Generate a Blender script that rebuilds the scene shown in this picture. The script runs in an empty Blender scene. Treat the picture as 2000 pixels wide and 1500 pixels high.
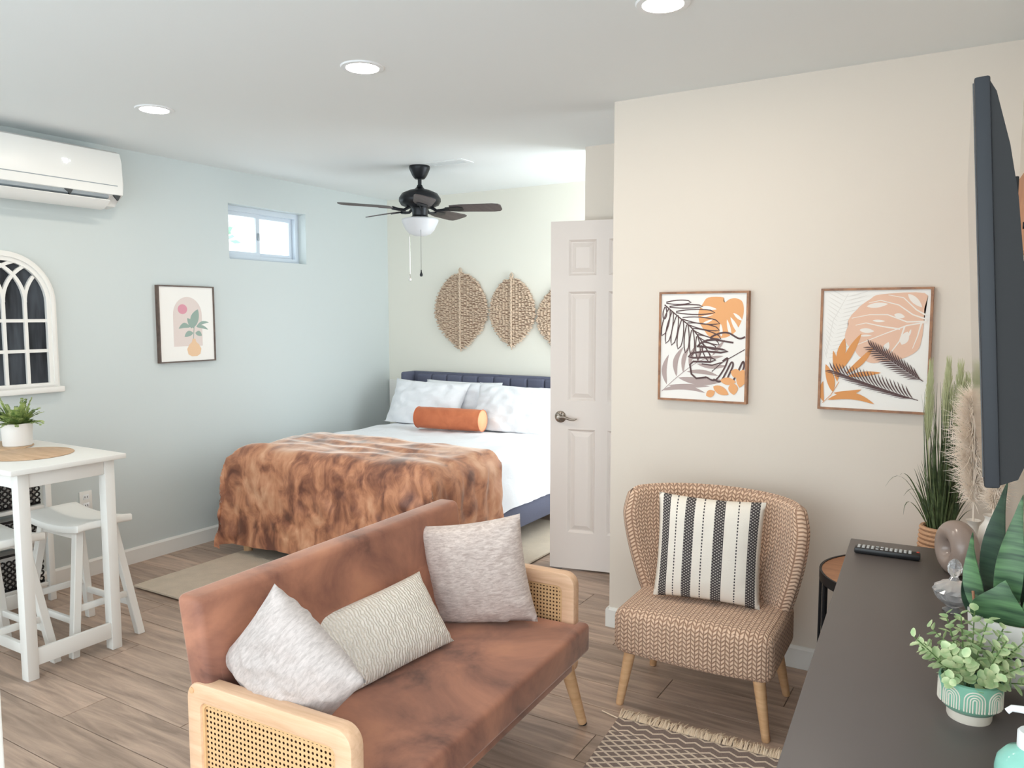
import bpy, bmesh, math, random
from mathutils import Vector, Matrix, noise
random.seed(7)
SC = bpy.context.scene
COL = SC.collection
PI = math.pi

# ------------------------------------------------------------------ camera, world, exposure
cam_data = bpy.data.cameras.new('camera')
cam = bpy.data.objects.new('camera', cam_data)
COL.objects.link(cam)
cam_data.sensor_width = 36.0
cam_data.sensor_fit = 'HORIZONTAL'
cam_data.lens = 1522.0 / 2000.0 * 36.0
cam_data.clip_start = 0.02
Rm = Matrix(((0.8576, -0.0442, 0.5125), (0.5143, 0.0748, -0.8543), (-0.0006, 0.9962, 0.0869)))
ex = Vector(Rm.col[0]).normalized()
ez = Vector(Rm.col[2]); ez = (ez - ex * ez.dot(ex)).normalized()
ey = ez.cross(ex)
cam.matrix_world = Matrix(((ex.x, ey.x, ez.x, 0), (ex.y, ey.y, ez.y, 0), (ex.z, ey.z, ez.z, 1.48), (0, 0, 0, 1)))
SC.camera = cam

SC.view_settings.view_transform = 'Standard'
SC.view_settings.look = 'None'
SC.view_settings.gamma = 1.0
SC.view_settings.exposure = 0.10
SC.view_settings.use_curve_mapping = False

world = bpy.data.worlds.new('daylight')
SC.world = world
world.use_nodes = True
bg = world.node_tree.nodes['Background']
bg.inputs[0].default_value = (0.86, 0.95, 1.0, 1)
bg.inputs[1].default_value = 3.5
DOWNLIGHT = 150.0

# area light added in a guessed, unseen bedroom window to brighten the bed
al = bpy.data.lights.new('bedroom_added_light', 'AREA'); al.shape = 'RECTANGLE'; al.size = 0.80; al.size_y = 1.75
al.energy = 20.0; al.color = (0.86, 0.95, 1.0)
alo = bpy.data.objects.new('bedroom_added_light', al); COL.objects.link(alo)
alo.location = (-1.56, 4.70, 1.35); alo.rotation_euler = (PI / 2, 0, PI / 2)

# ------------------------------------------------------------------ materials
def lin(r, g, b):
    f = lambda c: (c / 12.92) if c <= 0.04045 else ((c + 0.055) / 1.055) ** 2.4
    return (f(r / 255), f(g / 255), f(b / 255), 1)

class NT:
    def __init__(s, name):
        s.m = bpy.data.materials.new(name); s.m.use_nodes = True
        s.t = s.m.node_tree; s.b = s.t.nodes['Principled BSDF']
    def n(s, kind, **kw):
        x = s.t.nodes.new(kind)
        for k, v in kw.items(): setattr(x, k, v)
        return x
    def link(s, a, b): s.t.links.new(a, b)
    def put(s, sock, v):
        if isinstance(v, bpy.types.NodeSocket): s.link(v, sock)
        elif v is not None: sock.default_value = v
    def math(s, op, a, b=None, c=None):
        x = s.n('ShaderNodeMath', operation=op)
        s.put(x.inputs[0], a)
        if b is not None: s.put(x.inputs[1], b)
        if c is not None: s.put(x.inputs[2], c)
        return x.outputs[0]
    def coord(s, which='Object'):
        return s.n('ShaderNodeTexCoord').outputs[which]
    def mapv(s, v, scale=(1, 1, 1), rot=(0, 0, 0)):
        x = s.n('ShaderNodeMapping'); s.link(v, x.inputs[0])
        x.inputs['Scale'].default_value = scale; x.inputs['Rotation'].default_value = rot
        return x.outputs[0]
    def noise(s, v, scale, detail=3, rough=0.55, dist=0):
        x = s.n('ShaderNodeTexNoise'); s.link(v, x.inputs['Vector'])
        x.inputs['Scale'].default_value = scale; x.inputs['Detail'].default_value = detail
        x.inputs['Roughness'].default_value = rough; x.inputs['Distortion'].default_value = dist
        return x.outputs['Fac']
    def mix(s, f, a, b, mode='MIX'):
        x = s.n('ShaderNodeMix', data_type='RGBA', blend_type=mode)
        s.put(x.inputs[0], f); s.put(x.inputs[6], a); s.put(x.inputs[7], b)
        return x.outputs[2]
    def ramp(s, f, stops, interp='LINEAR'):
        x = s.n('ShaderNodeValToRGB'); s.link(f, x.inputs[0])
        cr = x.color_ramp; cr.interpolation = interp
        while len(cr.elements) < len(stops): cr.elements.new(0.5)
        for e, (p, c) in zip(cr.elements, stops): e.position = p; e.color = c
        return x.outputs[0]
    def bump(s, h, strength=0.3, dist=0.005):
        x = s.n('ShaderNodeBump'); s.link(h, x.inputs['Height'])
        x.inputs['Strength'].default_value = strength; x.inputs['Distance'].default_value = dist
        s.link(x.outputs[0], s.b.inputs['Normal'])
    def uv(s):
        x = s.n('ShaderNodeSeparateXYZ'); s.link(s.coord('UV'), x.inputs[0])
        return x.outputs[0], x.outputs[1]
    def set(s, **kw):
        for k, v in kw.items(): s.put(s.b.inputs[k.replace('_', ' ')], v)
        return s

def simple(name, col, rough=0.5, metal=0, var=0.0, vscale=6, bump=0, bscale=200, sheen=0, bdist=0.002):
    t = NT(name)
    t.set(Roughness=rough, Metallic=metal)
    if var:
        f = t.noise(t.coord(), vscale, 4)
        dark = tuple(c * (1 - var) for c in col[:3]) + (1,)
        lite = tuple(min(1, c * (1 + var)) for c in col[:3]) + (1,)
        t.set(Base_Color=t.mix(f, dark, lite))
    else: t.set(Base_Color=col)
    if bump: t.bump(t.noise(t.coord(), bscale, 3), bump, bdist)
    if sheen: t.set(Sheen_Weight=sheen, Sheen_Roughness=0.4)
    return t.m

def wood(name, a, b, scale=(3, 30, 30), rough=0.45, rnd=0.0):
    t = NT(name)
    v = t.coord()
    oi = t.n('ShaderNodeObjectInfo').outputs['Random']
    if rnd:
        add = t.n('ShaderNodeVectorMath', operation='ADD'); t.link(v, add.inputs[0])
        cmb = t.n('ShaderNodeCombineXYZ'); t.link(t.math('MULTIPLY', oi, 37.0), cmb.inputs[2]); t.link(t.math('MULTIPLY', oi, 11.0), cmb.inputs[0])
        t.link(cmb.outputs[0], add.inputs[1]); v = add.outputs[0]
    g = t.noise(t.mapv(v, scale), 1.6, 6, 0.62, 0.6)
    colr = t.ramp(g, [(0.30, b), (0.68, a)])
    if rnd:
        k = t.math('MULTIPLY_ADD', oi, rnd, 1 - rnd / 2)
        cm = t.n('ShaderNodeCombineColor'); [t.link(k, cm.inputs[i]) for i in range(3)]
        colr = t.mix(1.0, colr, cm.outputs[0], 'MULTIPLY')
    t.set(Base_Color=colr, Roughness=rough)
    t.bump(g, 0.12, 0.002)
    return t.m

M = {}
def paint(name, col):
    t = NT(name)
    t.set(Base_Color=col, Roughness=0.75)
    t.bump(t.noise(t.coord(), 90, 3), 0.08, 0.002)
    return t.m
M['wall_cool_lit'] = paint('wall paint cool light tint', lin(204, 211, 210))  # one wall paint; cool light on the left wall is put into the colour
M['wall_cream'] = paint('wall paint cream', lin(222, 212, 200))
M['wall_bed_lit'] = paint('wall paint bedroom light tint', lin(228, 226, 215))  # same paint as the other walls, with the bedroom light's tint in the colour
M['ceiling'] = paint('ceiling paint white', lin(236, 240, 240))
M['trim'] = simple('white semi gloss trim', lin(232, 230, 225), 0.4)
M['door'] = simple('white door paint', lin(220, 210, 203), 0.45)
M['window_vinyl'] = simple('white window vinyl', lin(208, 217, 226), 0.4)
M['vinyl'] = simple('white vinyl', lin(235, 237, 238), 0.35)
M['plank'] = wood('grey brown vinyl plank', lin(194, 168, 149), lin(138, 118, 104), (1.6, 16, 16), 0.42, 0.26)
M['floor_base'] = simple('dark floor underlay', lin(70, 62, 58), 0.7)
M['white_wood'] = simple('white painted wood', lin(232, 230, 225), 0.42, bump=0.05, bscale=60)
M['light_wood'] = wood('pale beech wood', lin(228, 186, 142), lin(206, 160, 116), (4, 4, 30), 0.45)
M['arm_wood'] = wood('pale arm wood', lin(236, 198, 165), lin(214, 172, 136), (3, 30, 30), 0.42)
M['oak_frame'] = wood('walnut picture frame wood', lin(176, 124, 84), lin(122, 82, 56), (14, 14, 14), 0.45)
M['dark_frame'] = wood('dark brown frame wood', lin(104, 86, 76), lin(76, 62, 56), (14, 14, 14), 0.5)
M['mat_wood'] = wood('round woven wood placemat', lin(212, 180, 148), lin(180, 146, 114), (3, 22, 22), 0.6)
M['board_wood'] = wood('orange pine board', lin(200, 140, 98), lin(170, 112, 76), (14, 4, 4), 0.55)
M['table_wood'] = wood('brown side table top', lin(190, 136, 98), lin(158, 108, 76), (3, 20, 20), 0.5)
M['black_metal'] = simple('black metal', lin(34, 34, 36), 0.45, 0.3)
M['fan_metal'] = simple('dark bronze fan metal', lin(36, 38, 42), 0.38, 0.5)
M['fan_blade'] = wood('dark brown fan blade', lin(92, 82, 80), lin(70, 62, 62), (30, 3, 3), 0.5)
M['black_plastic'] = simple('black plastic', lin(28, 28, 30), 0.4)
M['tv_shell'] = simple('dark grey television shell', lin(22, 23, 25), 0.7, bump=0.05, bscale=400)
M['tv_bezel'] = simple('blue grey television edge', lin(28, 32, 38), 0.6)
t = NT('glossy dark screen'); t.set(Base_Color=(0.01, 0.01, 0.012, 1), Roughness=0.06); M['screen'] = t.m
M['dresser'] = simple('charcoal brown laminate', lin(94, 86, 83), 0.42, var=0.06, vscale=3, bump=0.03, bscale=500)
t = NT('frosted white lamp glass'); t.set(Base_Color=lin(240, 242, 246), Roughness=0.35, Subsurface_Weight=0.0, Emission_Color=(1, 1, 1, 1), Emission_Strength=0.0, Transmission_Weight=0.25); M['frost'] = t.m
t = NT('lit lamp lens'); t.set(Base_Color=(1, 1, 1, 1), Emission_Color=(1.0, 0.88, 0.74, 1), Emission_Strength=DOWNLIGHT); M['lens'] = t.m
t = NT('lit display digits'); t.set(Base_Color=(1, 1, 1, 1), Emission_Color=(0.85, 0.88, 1, 1), Emission_Strength=2.0); M['digits'] = t.m
t = NT('window glass'); t.set(Base_Color=(0.95, 0.99, 1, 1), Roughness=0.02, Transmission_Weight=1.0, IOR=1.02); M['glass'] = t.m
t = NT('crystal glass'); t.set(Base_Color=(0.97, 0.98, 1, 1), Roughness=0.04, Transmission_Weight=0.85, IOR=1.4, Specular_IOR_Level=0.8); M['crystal'] = t.m
t = NT('mirror pane with painted reflection'); t.set(Base_Color=lin(58, 62, 68), Roughness=0.12, Metallic=0.2, Specular_IOR_Level=0.3)  # dark room reflected in the mirror is put into the pane colour
t.set(Base_Color=t.ramp(t.noise(t.mapv(t.coord(), (9, 9, 1.2)), 2.2, 3), [(0.3, lin(34, 36, 40)), (0.7, lin(78, 84, 92))])); M['painted_reflection'] = t.m
M['ac_white'] = simple('white appliance plastic', lin(236, 236, 233), 0.35)
M['ac_grey'] = simple('grey appliance slot', lin(150, 158, 164), 0.5)
M['ac_dark'] = simple('dark appliance recess', lin(60, 64, 66), 0.6)
M['ceramic'] = simple('glazed white ceramic', lin(234, 226, 216), 0.3)
M['white_pot'] = simple('matte white planter', lin(228, 224, 220), 0.5)
M['taupe'] = simple('glossy taupe ceramic', lin(150, 132, 122), 0.22)
M['soil'] = simple('brown bark soil', lin(120, 84, 62), 0.9, var=0.4, vscale=60, bump=0.6, bscale=90)
M['nickel'] = simple('brushed nickel', lin(150, 140, 130), 0.32, 0.9)
M['chrome'] = simple('bright metal', lin(210, 205, 200), 0.2, 1.0)
M['paper'] = simple('white art paper', lin(240, 237, 232), 0.7)
M['fringe'] = simple('cream cotton fringe', lin(238, 219, 194), 0.9)
M['rope'] = simple('tan jute rope', lin(196, 152, 118), 0.85, var=0.25, vscale=120, bump=0.5, bscale=250)
M['rug_beige'] = simple('pale grey beige rug pile', lin(208, 193, 174), 0.95, var=0.14, vscale=14, bump=0.7, bscale=260, bdist=0.006)
M['navy'] = simple('slate navy upholstery', lin(90, 93, 112), 0.85, var=0.1, vscale=80, bump=0.25, bscale=700)
t = NT('white cotton bedding'); t.set(Base_Color=lin(236, 238, 242), Roughness=0.8, Sheen_Weight=0.1)
t.bump(t.noise(t.mapv(t.coord(), (1, 1, 1)), 9, 4, 0.6, 1.0), 0.28, 0.02); M['linen'] = t.m
def velvet(name, stops, scale, stretch=(1, 1, 1), dist=0.8, sheen=0.35, rough=0.7, detail=4):
    t = NT(name)
    v = t.mapv(t.coord(), stretch)
    f = t.noise(v, scale, detail, 0.6, dist)
    t.set(Base_Color=t.ramp(f, stops), Roughness=rough, Sheen_Weight=sheen, Sheen_Roughness=0.35)
    t.b.inputs['Sheen Tint'].default_value = (1.0, 0.85, 0.75, 1)
    t.bump(t.noise(t.coord(), 500, 2), 0.12, 0.001)
    return t.m
M['sofa'] = velvet('cocoa brown velvet', [(0.31, lin(88, 56, 47)), (0.43, lin(142, 94, 76)), (0.58, lin(174, 118, 93)), (0.80, lin(198, 138, 105))], 3.6, (1.0, 1.0, 1.0), 0.5, 0.5, 0.65, 6)
t = NT('copper brown fleece')
f1 = t.noise(t.mapv(t.coord(), (1.2, 1.0, .8)), 3.0, 4, .6, .5)
f2 = t.noise(t.mapv(t.coord(), (1.5, 1.0, .85), (0, .3, 0)), 7.0, 5, .55, .8)
ff = t.math('ADD', t.math('MULTIPLY', f1, .45), t.math('MULTIPLY', f2, .55))
t.set(Base_Color=t.ramp(ff, [(0.375, lin(108, 67, 53)), (0.45, lin(154, 101, 76)), (0.52, lin(194, 135, 101)), (0.63, lin(220, 170, 136))]), Roughness=0.5, Sheen_Weight=1.0, Sheen_Roughness=0.3)
t.b.inputs['Sheen Tint'].default_value = (1.0, 0.9, 0.82, 1)
t.bump(f1, .15, .006); M['blanket'] = t.m
M['bolster'] = velvet('burnt orange velvet', [(0.3, lin(184, 98, 62)), (0.7, lin(212, 124, 82))], 6, (1, 1, 1), 0.6, 0.3)
M['bolster_end'] = velvet('pale orange velvet end', [(0.3, lin(222, 150, 106)), (0.7, lin(236, 172, 128))], 6, (1, 1, 1), 0.6, 0.3)
def chenille(name, a, b, scale=40, stretch=(1, 1, 4), bs=1.0):
    t = NT(name)
    f = t.noise(t.mapv(t.coord(), stretch), scale, 5, 0.7, 0.5)
    t.set(Base_Color=t.ramp(f, [(0.35, b), (0.62, a)]), Roughness=0.75, Sheen_Weight=0.25)
    t.bump(f, 0.4, 0.003 * bs)
    return t.m
M['chenille'] = chenille('blush silver chenille', lin(222, 208, 200), lin(184, 166, 158))
M['chenille_grey'] = chenille('pale silver chenille', lin(200, 189, 184), lin(172, 161, 156))
t = NT('cream rippled plush'); u, v = t.uv()
w = t.n('ShaderNodeTexWave', wave_type='BANDS', bands_direction='X'); t.link(t.mapv(t.coord('UV'), (1, .55, 1)), w.inputs[0])
w.inputs['Scale'].default_value = 14; w.inputs['Distortion'].default_value = 6; w.inputs['Detail'].default_value = 2; w.inputs['Detail Scale'].default_value = 1.6
t.set(Base_Color=t.ramp(w.outputs['Fac'], [(0.0, lin(224, 214, 200)), (0.6, lin(241, 233, 222))]), Roughness=0.85, Sheen_Weight=0.2); t.bump(w.outputs['Fac'], 0.7, 0.006); M['ripple'] = t.m

def tri(t, x): return t.math('ABSOLUTE', t.math('SUBTRACT', t.math('FRACT', x), 0.5))
def weave(name, a, b, fu=33, fv=62):
    # herringbone relief in UV metres
    t = NT(name); u, v = t.uv()
    z = t.math('MULTIPLY', tri(t, t.math('MULTIPLY', u, fu)), 1.6)
    s = t.math('FRACT', t.math('ADD', t.math('MULTIPLY', v, fv), z))
    line = t.math('ABSOLUTE', t.math('SUBTRACT', s, 0.5))
    colm = tri(t, t.math('MULTIPLY', u, fu * 2))
    h = t.math('MINIMUM', t.math('SUBTRACT', 0.5, line), t.math('MULTIPLY', t.math('SUBTRACT', 0.5, colm), 1.6))
    h = t.math('MINIMUM', t.math('MULTIPLY', h, 3.2), 1.0)
    f2 = t.noise(t.coord(), 30, 2)
    base = t.mix(f2, a, tuple(c * .9 for c in a[:3]) + (1,))
    t.set(Base_Color=t.mix(h, b, base), Roughness=0.85, Sheen_Weight=0.15)
    t.bump(h, 0.8, 0.004)
    return t.m
M['weave'] = weave('tan herringbone upholstery', lin(238, 203, 175), lin(156, 116, 92))

t = NT('black and cream striped weave'); u, v = t.uv()
W_, D_ = lin(238, 230, 218), lin(66, 60, 62)
band = t.ramp(u, [(0, (0, 0, 0, 1)), (0.045, (1, 1, 1, 1)), (0.125, (0, 0, 0, 1)), (0.27, (1, 1, 1, 1)), (0.36, (0, 0, 0, 1)), (0.545, (1, 1, 1, 1)), (0.64, (0, 0, 0, 1)), (0.865, (1, 1, 1, 1)), (0.955, (0, 0, 0, 1))], 'CONSTANT')
dash = t.ramp(u, [(0, (0, 0, 0, 1)), (0.185, (1, 1, 1, 1)), (0.197, (0, 0, 0, 1)), (0.44, (1, 1, 1, 1)), (0.452, (0, 0, 0, 1)), (0.755, (1, 1, 1, 1)), (0.767, (0, 0, 0, 1))], 'CONSTANT')
ck = t.math('MULTIPLY', t.math('GREATER_THAN', t.math('FRACT', t.math('ADD', t.math('MULTIPLY', v, 36), t.math('MULTIPLY', t.math('FLOOR', t.math('MULTIPLY', u, 52)), 0.5))), 0.62), t.math('GREATER_THAN', t.math('FRACT', t.math('MULTIPLY', u, 52)), 0.3))
dd = t.math('GREATER_THAN', t.math('FRACT', t.math('MULTIPLY', v, 34)), 0.4)
k1 = t.math('MULTIPLY', band, t.math('SUBTRACT', 1.0, t.math('MULTIPLY', ck, 0.55)))
k = t.math('MAXIMUM', k1, t.math('MULTIPLY', dash, dd))
hz = t.noise(t.mapv(t.coord('UV'), (60, 130, 1)), 1, 2)
t.set(Base_Color=t.mix(k, W_, D_), Roughness=0.9); t.bump(t.math('ADD', hz, t.math('MULTIPLY', k, 0.4)), 0.5, 0.003); M['stripe'] = t.m

t = NT('grey brown diamond woven rug'); u, v = t.uv()   # u across width (m), v distance from fringed end (m)
a = t.math('MULTIPLY', tri(t, t.math('MULTIPLY', u, 17.0)), 0.9)
z1 = t.math('ABSOLUTE', t.math('SUBTRACT', t.math('FRACT', t.math('ADD', t.math('MULTIPLY', v, 27.0), a)), 0.5))
z2 = t.math('ABSOLUTE', t.math('SUBTRACT', t.math('FRACT', t.math('SUBTRACT', t.math('MULTIPLY', v, 27.0), t.math('ADD', a, 0.05))), 0.5))
l1 = t.math('LESS_THAN', z1, 0.13); l2 = t.math('LESS_THAN', z2, 0.12)
mid = t.math('LESS_THAN', t.math('FRACT', t.math('MULTIPLY', t.math('ADD', v, -0.10), 2.0)), 0.62)
mid = t.math('MULTIPLY', mid, t.math('GREATER_THAN', v, 0.10))
ln = t.math('MAXIMUM', l1, t.math('MULTIPLY', l2, mid))
fz = t.noise(t.mapv(t.coord('UV'), (300, 120, 1)), 1, 2)
g = t.mix(fz, lin(116, 100, 94), lin(150, 132, 122))
t.set(Base_Color=t.mix(ln, g, lin(222, 204, 184)), Roughness=0.95); t.bump(t.math('ADD', fz, t.math('MULTIPLY', ln, 0.6)), 0.6, 0.004); M['rug_pattern'] = t.m

def leafmat(name, a, b, scale=14, stretch=(1, 1, 1), rough=0.5):
    t = NT(name); f = t.noise(t.mapv(t.coord(), stretch), scale, 3)
    t.set(Base_Color=t.ramp(f, [(0.35, a), (0.65, b)]), Roughness=rough)
    return t.m
M['grass'] = leafmat('tall grass green', lin(46, 62, 36), lin(98, 112, 72), 30)
M['grass_pale'] = simple('pale green grass plume', lin(192, 194, 150), 0.9)
M['fern'] = leafmat('fresh fern green', lin(84, 112, 56), lin(176, 192, 116), 30)
M['euc'] = leafmat('pale eucalyptus green', lin(150, 182, 128), lin(222, 228, 182), 22)
M['stem'] = simple('green stem', lin(96, 122, 72), 0.6)
M['snake'] = leafmat('banded snake plant leaf', lin(34, 62, 44), lin(98, 138, 92), 9, (0.6, 0.6, 7), 0.4)
M['snake_dark'] = leafmat('dark snake plant leaf', lin(30, 50, 40), lin(58, 82, 62), 9, (0.6, 0.6, 7), 0.45)
M['pampas'] = simple('blush pampas hair', lin(247, 232, 216), 0.95)
M['seagrass'] = simple('tan grey seagrass', lin(206, 184, 162), 0.9, var=0.42, vscale=70)
M['seagrass_dark'] = simple('brown seagrass core', lin(164, 138, 118), 0.95, var=0.3, vscale=60)
M['cane'] = simple('woven cane', lin(218, 178, 130), 0.55, var=0.12, vscale=70)
M['cane_back'] = simple('dark gap behind cane', lin(96, 60, 40), 0.8)
M['teal_glaze'] = simple('sea green glaze', lin(128, 180, 156), 0.35)
M['cream_relief'] = simple('cream relief glaze', lin(222, 212, 198), 0.5)
t = NT('teal liquid soap bottle'); t.set(Base_Color=lin(172, 238, 222), Roughness=0.08, Transmission_Weight=0.35, IOR=1.3); M['teal'] = t.m
M['stick'] = simple('brown stick', lin(160, 112, 84), 0.7)
for nm, c_ in dict(art_orange=(232, 170, 116), art_dark=(92, 70, 70), art_taupe=(178, 160, 156), art_peach=(230, 190, 166), art_rust=(220, 152, 92), art_white=(238, 230, 222), art_blush=(222, 208, 202), art_pink=(214, 150, 164), art_green=(150, 170, 160), art_sand=(232, 196, 160), art_faint=(226, 222, 216)).items():
    M[nm] = simple(nm.replace('_', ' print '), lin(*c_), 0.75)
M['button_white'] = simple('pale remote button', lin(190, 190, 190), 0.5)
M['button_red'] = simple('red remote button', lin(200, 70, 50), 0.5)
M['ext_wall'] = simple('neighbour house siding', lin(240, 240, 238), 0.8)
M['ext_roof'] = simple('neighbour roof', lin(200, 205, 205), 0.8)
M['ext_leaf'] = simple('outdoor leaves', lin(130, 175, 140), 0.8)

# ------------------------------------------------------------------ mesh helpers
def box(bm, c, s, bev=0.0, rot=None, seg=2):
    r = bmesh.ops.create_cube(bm, size=1.0)
    vs = r['verts']
    for v in vs: v.co = Vector((v.co.x * s[0], v.co.y * s[1], v.co.z * s[2]))
    if bev:
        es = list({e for v in vs for e in v.link_edges})
        r2 = bmesh.ops.bevel(bm, geom=es, offset=bev, segments=seg, profile=0.5, affect='EDGES')
        vs = list({v for f in r2['faces'] for v in f.verts} | {v for v in vs if v.is_valid})
    m = Matrix.Translation(c) @ (rot.to_4x4() if rot else Matrix())
    bmesh.ops.transform(bm, matrix=m, verts=vs)

def tube(bm, pts, r, seg=8, caps=True):
    pts = [Vector(p) for p in pts]; n = len(pts)
    rs = r if isinstance(r, (list, tuple)) else [r] * n
    rings = []; up = None
    for i, p in enumerate(pts):
        d = (pts[min(i + 1, n - 1)] - pts[max(i - 1, 0)]).normalized()
        if up is None:
            up = Vector((0, 0, 1)) if abs(d.z) < 0.9 else Vector((1, 0, 0))
        a = d.cross(up).normalized(); b = a.cross(d).normalized(); up = b
        rings.append([bm.verts.new(p + (a * math.cos(2 * PI * k / seg) + b * math.sin(2 * PI * k / seg)) * rs[i]) for k in range(seg)])
    for i in range(n - 1):
        for k in range(seg):
            bm.faces.new((rings[i][k], rings[i][(k + 1) % seg], rings[i + 1][(k + 1) % seg], rings[i + 1][k]))
    if caps and seg > 2:
        bm.faces.new(rings[0][::-1]); bm.faces.new(rings[-1])

def post(bm, p0, p1, w0, w1=None, bev=0.003):
    # square tapered leg between two points (horizontal cross sections)
    w1 = w1 or w0
    lo = [bm.verts.new(Vector(p0) + Vector((sx * w0[0] / 2, sy * w0[1] / 2, 0))) for sx, sy in ((-1, -1), (1, -1), (1, 1), (-1, 1))]
    hi = [bm.verts.new(Vector(p1) + Vector((sx * w1[0] / 2, sy * w1[1] / 2, 0))) for sx, sy in ((-1, -1), (1, -1), (1, 1), (-1, 1))]
    fs = [bm.faces.new(lo[::-1]), bm.faces.new(hi)]
    for k in range(4): fs.append(bm.faces.new((lo[k], lo[(k + 1) % 4], hi[(k + 1) % 4], hi[k])))
    if bev: bmesh.ops.bevel(bm, geom=list({e for f in fs for e in f.edges}), offset=bev, segments=1, profile=0.5, affect='EDGES')

def lathe(bm, prof, seg=32, c=(0, 0, 0)):
    c = Vector(c); rings = []
    for r, z in prof:
        if r < 1e-5: rings.append([bm.verts.new(c + Vector((0, 0, z)))])
        else: rings.append([bm.verts.new(c + Vector((r * math.cos(2 * PI * k / seg), r * math.sin(2 * PI * k / seg), z))) for k in range(seg)])
    for a, b in zip(rings, rings[1:]):
        for k in range(seg):
            k2 = (k + 1) % seg
            if len(a) == 1 and len(b) == 1: break
            if len(a) == 1: bm.faces.new((a[0], b[k2], b[k]))
            elif len(b) == 1: bm.faces.new((a[k], a[k2], b[0]))
            else: bm.faces.new((a[k], a[k2], b[k2], b[k]))

def sheet(bm, f, nu, nv, uvf=None, cu=False):
    uvl = bm.loops.layers.uv.verify()
    g = [[bm.verts.new(f(i / nu, j / nv)) for j in range(nv + 1)] for i in range(nu + (0 if cu else 1))]
    N = len(g)
    for i in range(nu):
        for j in range(nv):
            i2 = (i + 1) % N if cu else i + 1
            fc = bm.faces.new((g[i][j], g[i2][j], g[i2][j + 1], g[i][j + 1]))
            for lp, (a, b) in zip(fc.loops, ((i, j), (i + 1, j), (i + 1, j + 1), (i, j + 1))):
                lp[uvl].uv = uvf(a / nu, b / nv) if uvf else (a / nu, b / nv)
    return g

def prism(bm, pts, d0, d1, fmap):
    # extrude 2D outline; fmap(a,b,d)->Vector
    lo = [bm.verts.new(fmap(a, b, d0)) for a, b in pts]; hi = [bm.verts.new(fmap(a, b, d1)) for a, b in pts]
    n = len(pts)
    bm.faces.new(lo[::-1]); bm.faces.new(hi)
    for k in range(n): bm.faces.new((lo[k], lo[(k + 1) % n], hi[(k + 1) % n], hi[k]))

def ring_prism(bm, outer, inner, d0, d1, fmap):
    n = len(outer)
    a = [[bm.verts.new(fmap(p[0], p[1], d)) for p in pl] for pl in (outer, inner) for d in (d0, d1)]
    o0, o1, i0, i1 = a
    for k in range(n):
        k2 = (k + 1) % n
        bm.faces.new((o0[k], o0[k2], o1[k2], o1[k])); bm.faces.new((i0[k2], i0[k], i1[k], i1[k2]))
        bm.faces.new((o1[k], o1[k2], i1[k2], i1[k])); bm.faces.new((o0[k2], o0[k], i0[k], i0[k2]))

def rrect(x0, x1, z0, z1, r, n=6):
    pts = []
    for cx, cz, a0 in ((x1 - r, z1 - r, 0), (x0 + r, z1 - r, 90), (x0 + r, z0 + r, 180), (x1 - r, z0 + r, 270)):
        for k in range(n + 1):
            a = math.radians(a0 + 90 * k / n); pts.append((cx + r * math.cos(a), cz + r * math.sin(a)))
    return pts

def finish(name, bm, mats, parent=None, smooth=True, angle=40, recalc=True):
    if recalc: bmesh.ops.recalc_face_normals(bm, faces=bm.faces)
    me = bpy.data.meshes.new(name); bm.to_mesh(me); bm.free()
    for m in (mats if isinstance(mats, (list, tuple)) else [mats]): me.materials.append(m)
    if smooth:
        me.polygons.foreach_set('use_smooth', [True] * len(me.polygons))
        me.set_sharp_from_angle(angle=math.radians(angle))
    o = bpy.data.objects.new(name, me); COL.objects.link(o)
    if parent: o.parent = parent
    return o

def thing(name, label, cat, loc=(0, 0, 0), rz=0, group=None):
    o = bpy.data.objects.new(name, None); COL.objects.link(o)
    o.empty_display_size = 0.05
    o.location = loc; o.rotation_euler = (0, 0, rz)
    o['label'] = label; o['category'] = cat
    if group: o['group'] = group
    return o
def tag(o, label, cat, group=None):
    o['label'] = label; o['category'] = cat
    if group: o['group'] = group
    return o
def struct(name, bm, mat, **kw):
    o = finish(name, bm, mat, **kw); o['kind'] = 'structure'; return o
def new(): return bmesh.new()
def boxes(lst, bev=0.0):
    bm = new()
    for c, s in lst: box(bm, c, s, bev)
    return bm
def bb(x0, x1, y0, y1, z0, z1): return ((x0 + x1) / 2, (y0 + y1) / 2, (z0 + z1) / 2), (x1 - x0, y1 - y0, z1 - z0)
def shell(bm, th):
    # give an open sheet thickness below its surface, with closed rims
    bm.normal_update()
    vs = bm.verts[:]; fs = bm.faces[:]; rim = [e for e in bm.edges if len(e.link_faces) == 1]
    lo = {v: bm.verts.new(v.co - v.normal * th) for v in vs}
    for f in fs: bm.faces.new([lo[v] for v in reversed(f.verts)])
    for e in rim:
        p, q = e.verts; bm.faces.new((p, q, lo[q], lo[p]))
def fbm(x, y, z=0, s=1.0): return noise.noise(Vector((x * s, y * s, z * s)))
def mesh_dup(o, name, parent, M4=None):
    d = o.copy(); d.name = name; COL.objects.link(d); d.parent = parent
    if M4 is not None: d.matrix_local = M4
    return d
def copy_thing(root, loc, label, rz=None, group=None):
    r = root.copy(); COL.objects.link(r); r.location = loc; r['label'] = label
    if rz is not None: r.rotation_euler = (0, 0, rz)
    if group: r['group'] = group
    for ch in list(root.children):
        c = ch.copy(); COL.objects.link(c); c.parent = r
        for g in ch.children:
            d = g.copy(); COL.objects.link(d); d.parent = c
    return r

# ------------------------------------------------------------------ room shell
XL, YB, YR, XC, ZC = -4.311, 5.154, 3.347, -1.465, 2.445
YA = 4.13          # hall wall beside the bed
WX0 = 0.095        # television wall: x at y = YR, slightly out of square
WSL = 0.056
def wallx(y): return WX0 + WSL * (YR - y)
YN = -1.2          # open rear side of the building
XE = 1.6

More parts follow.
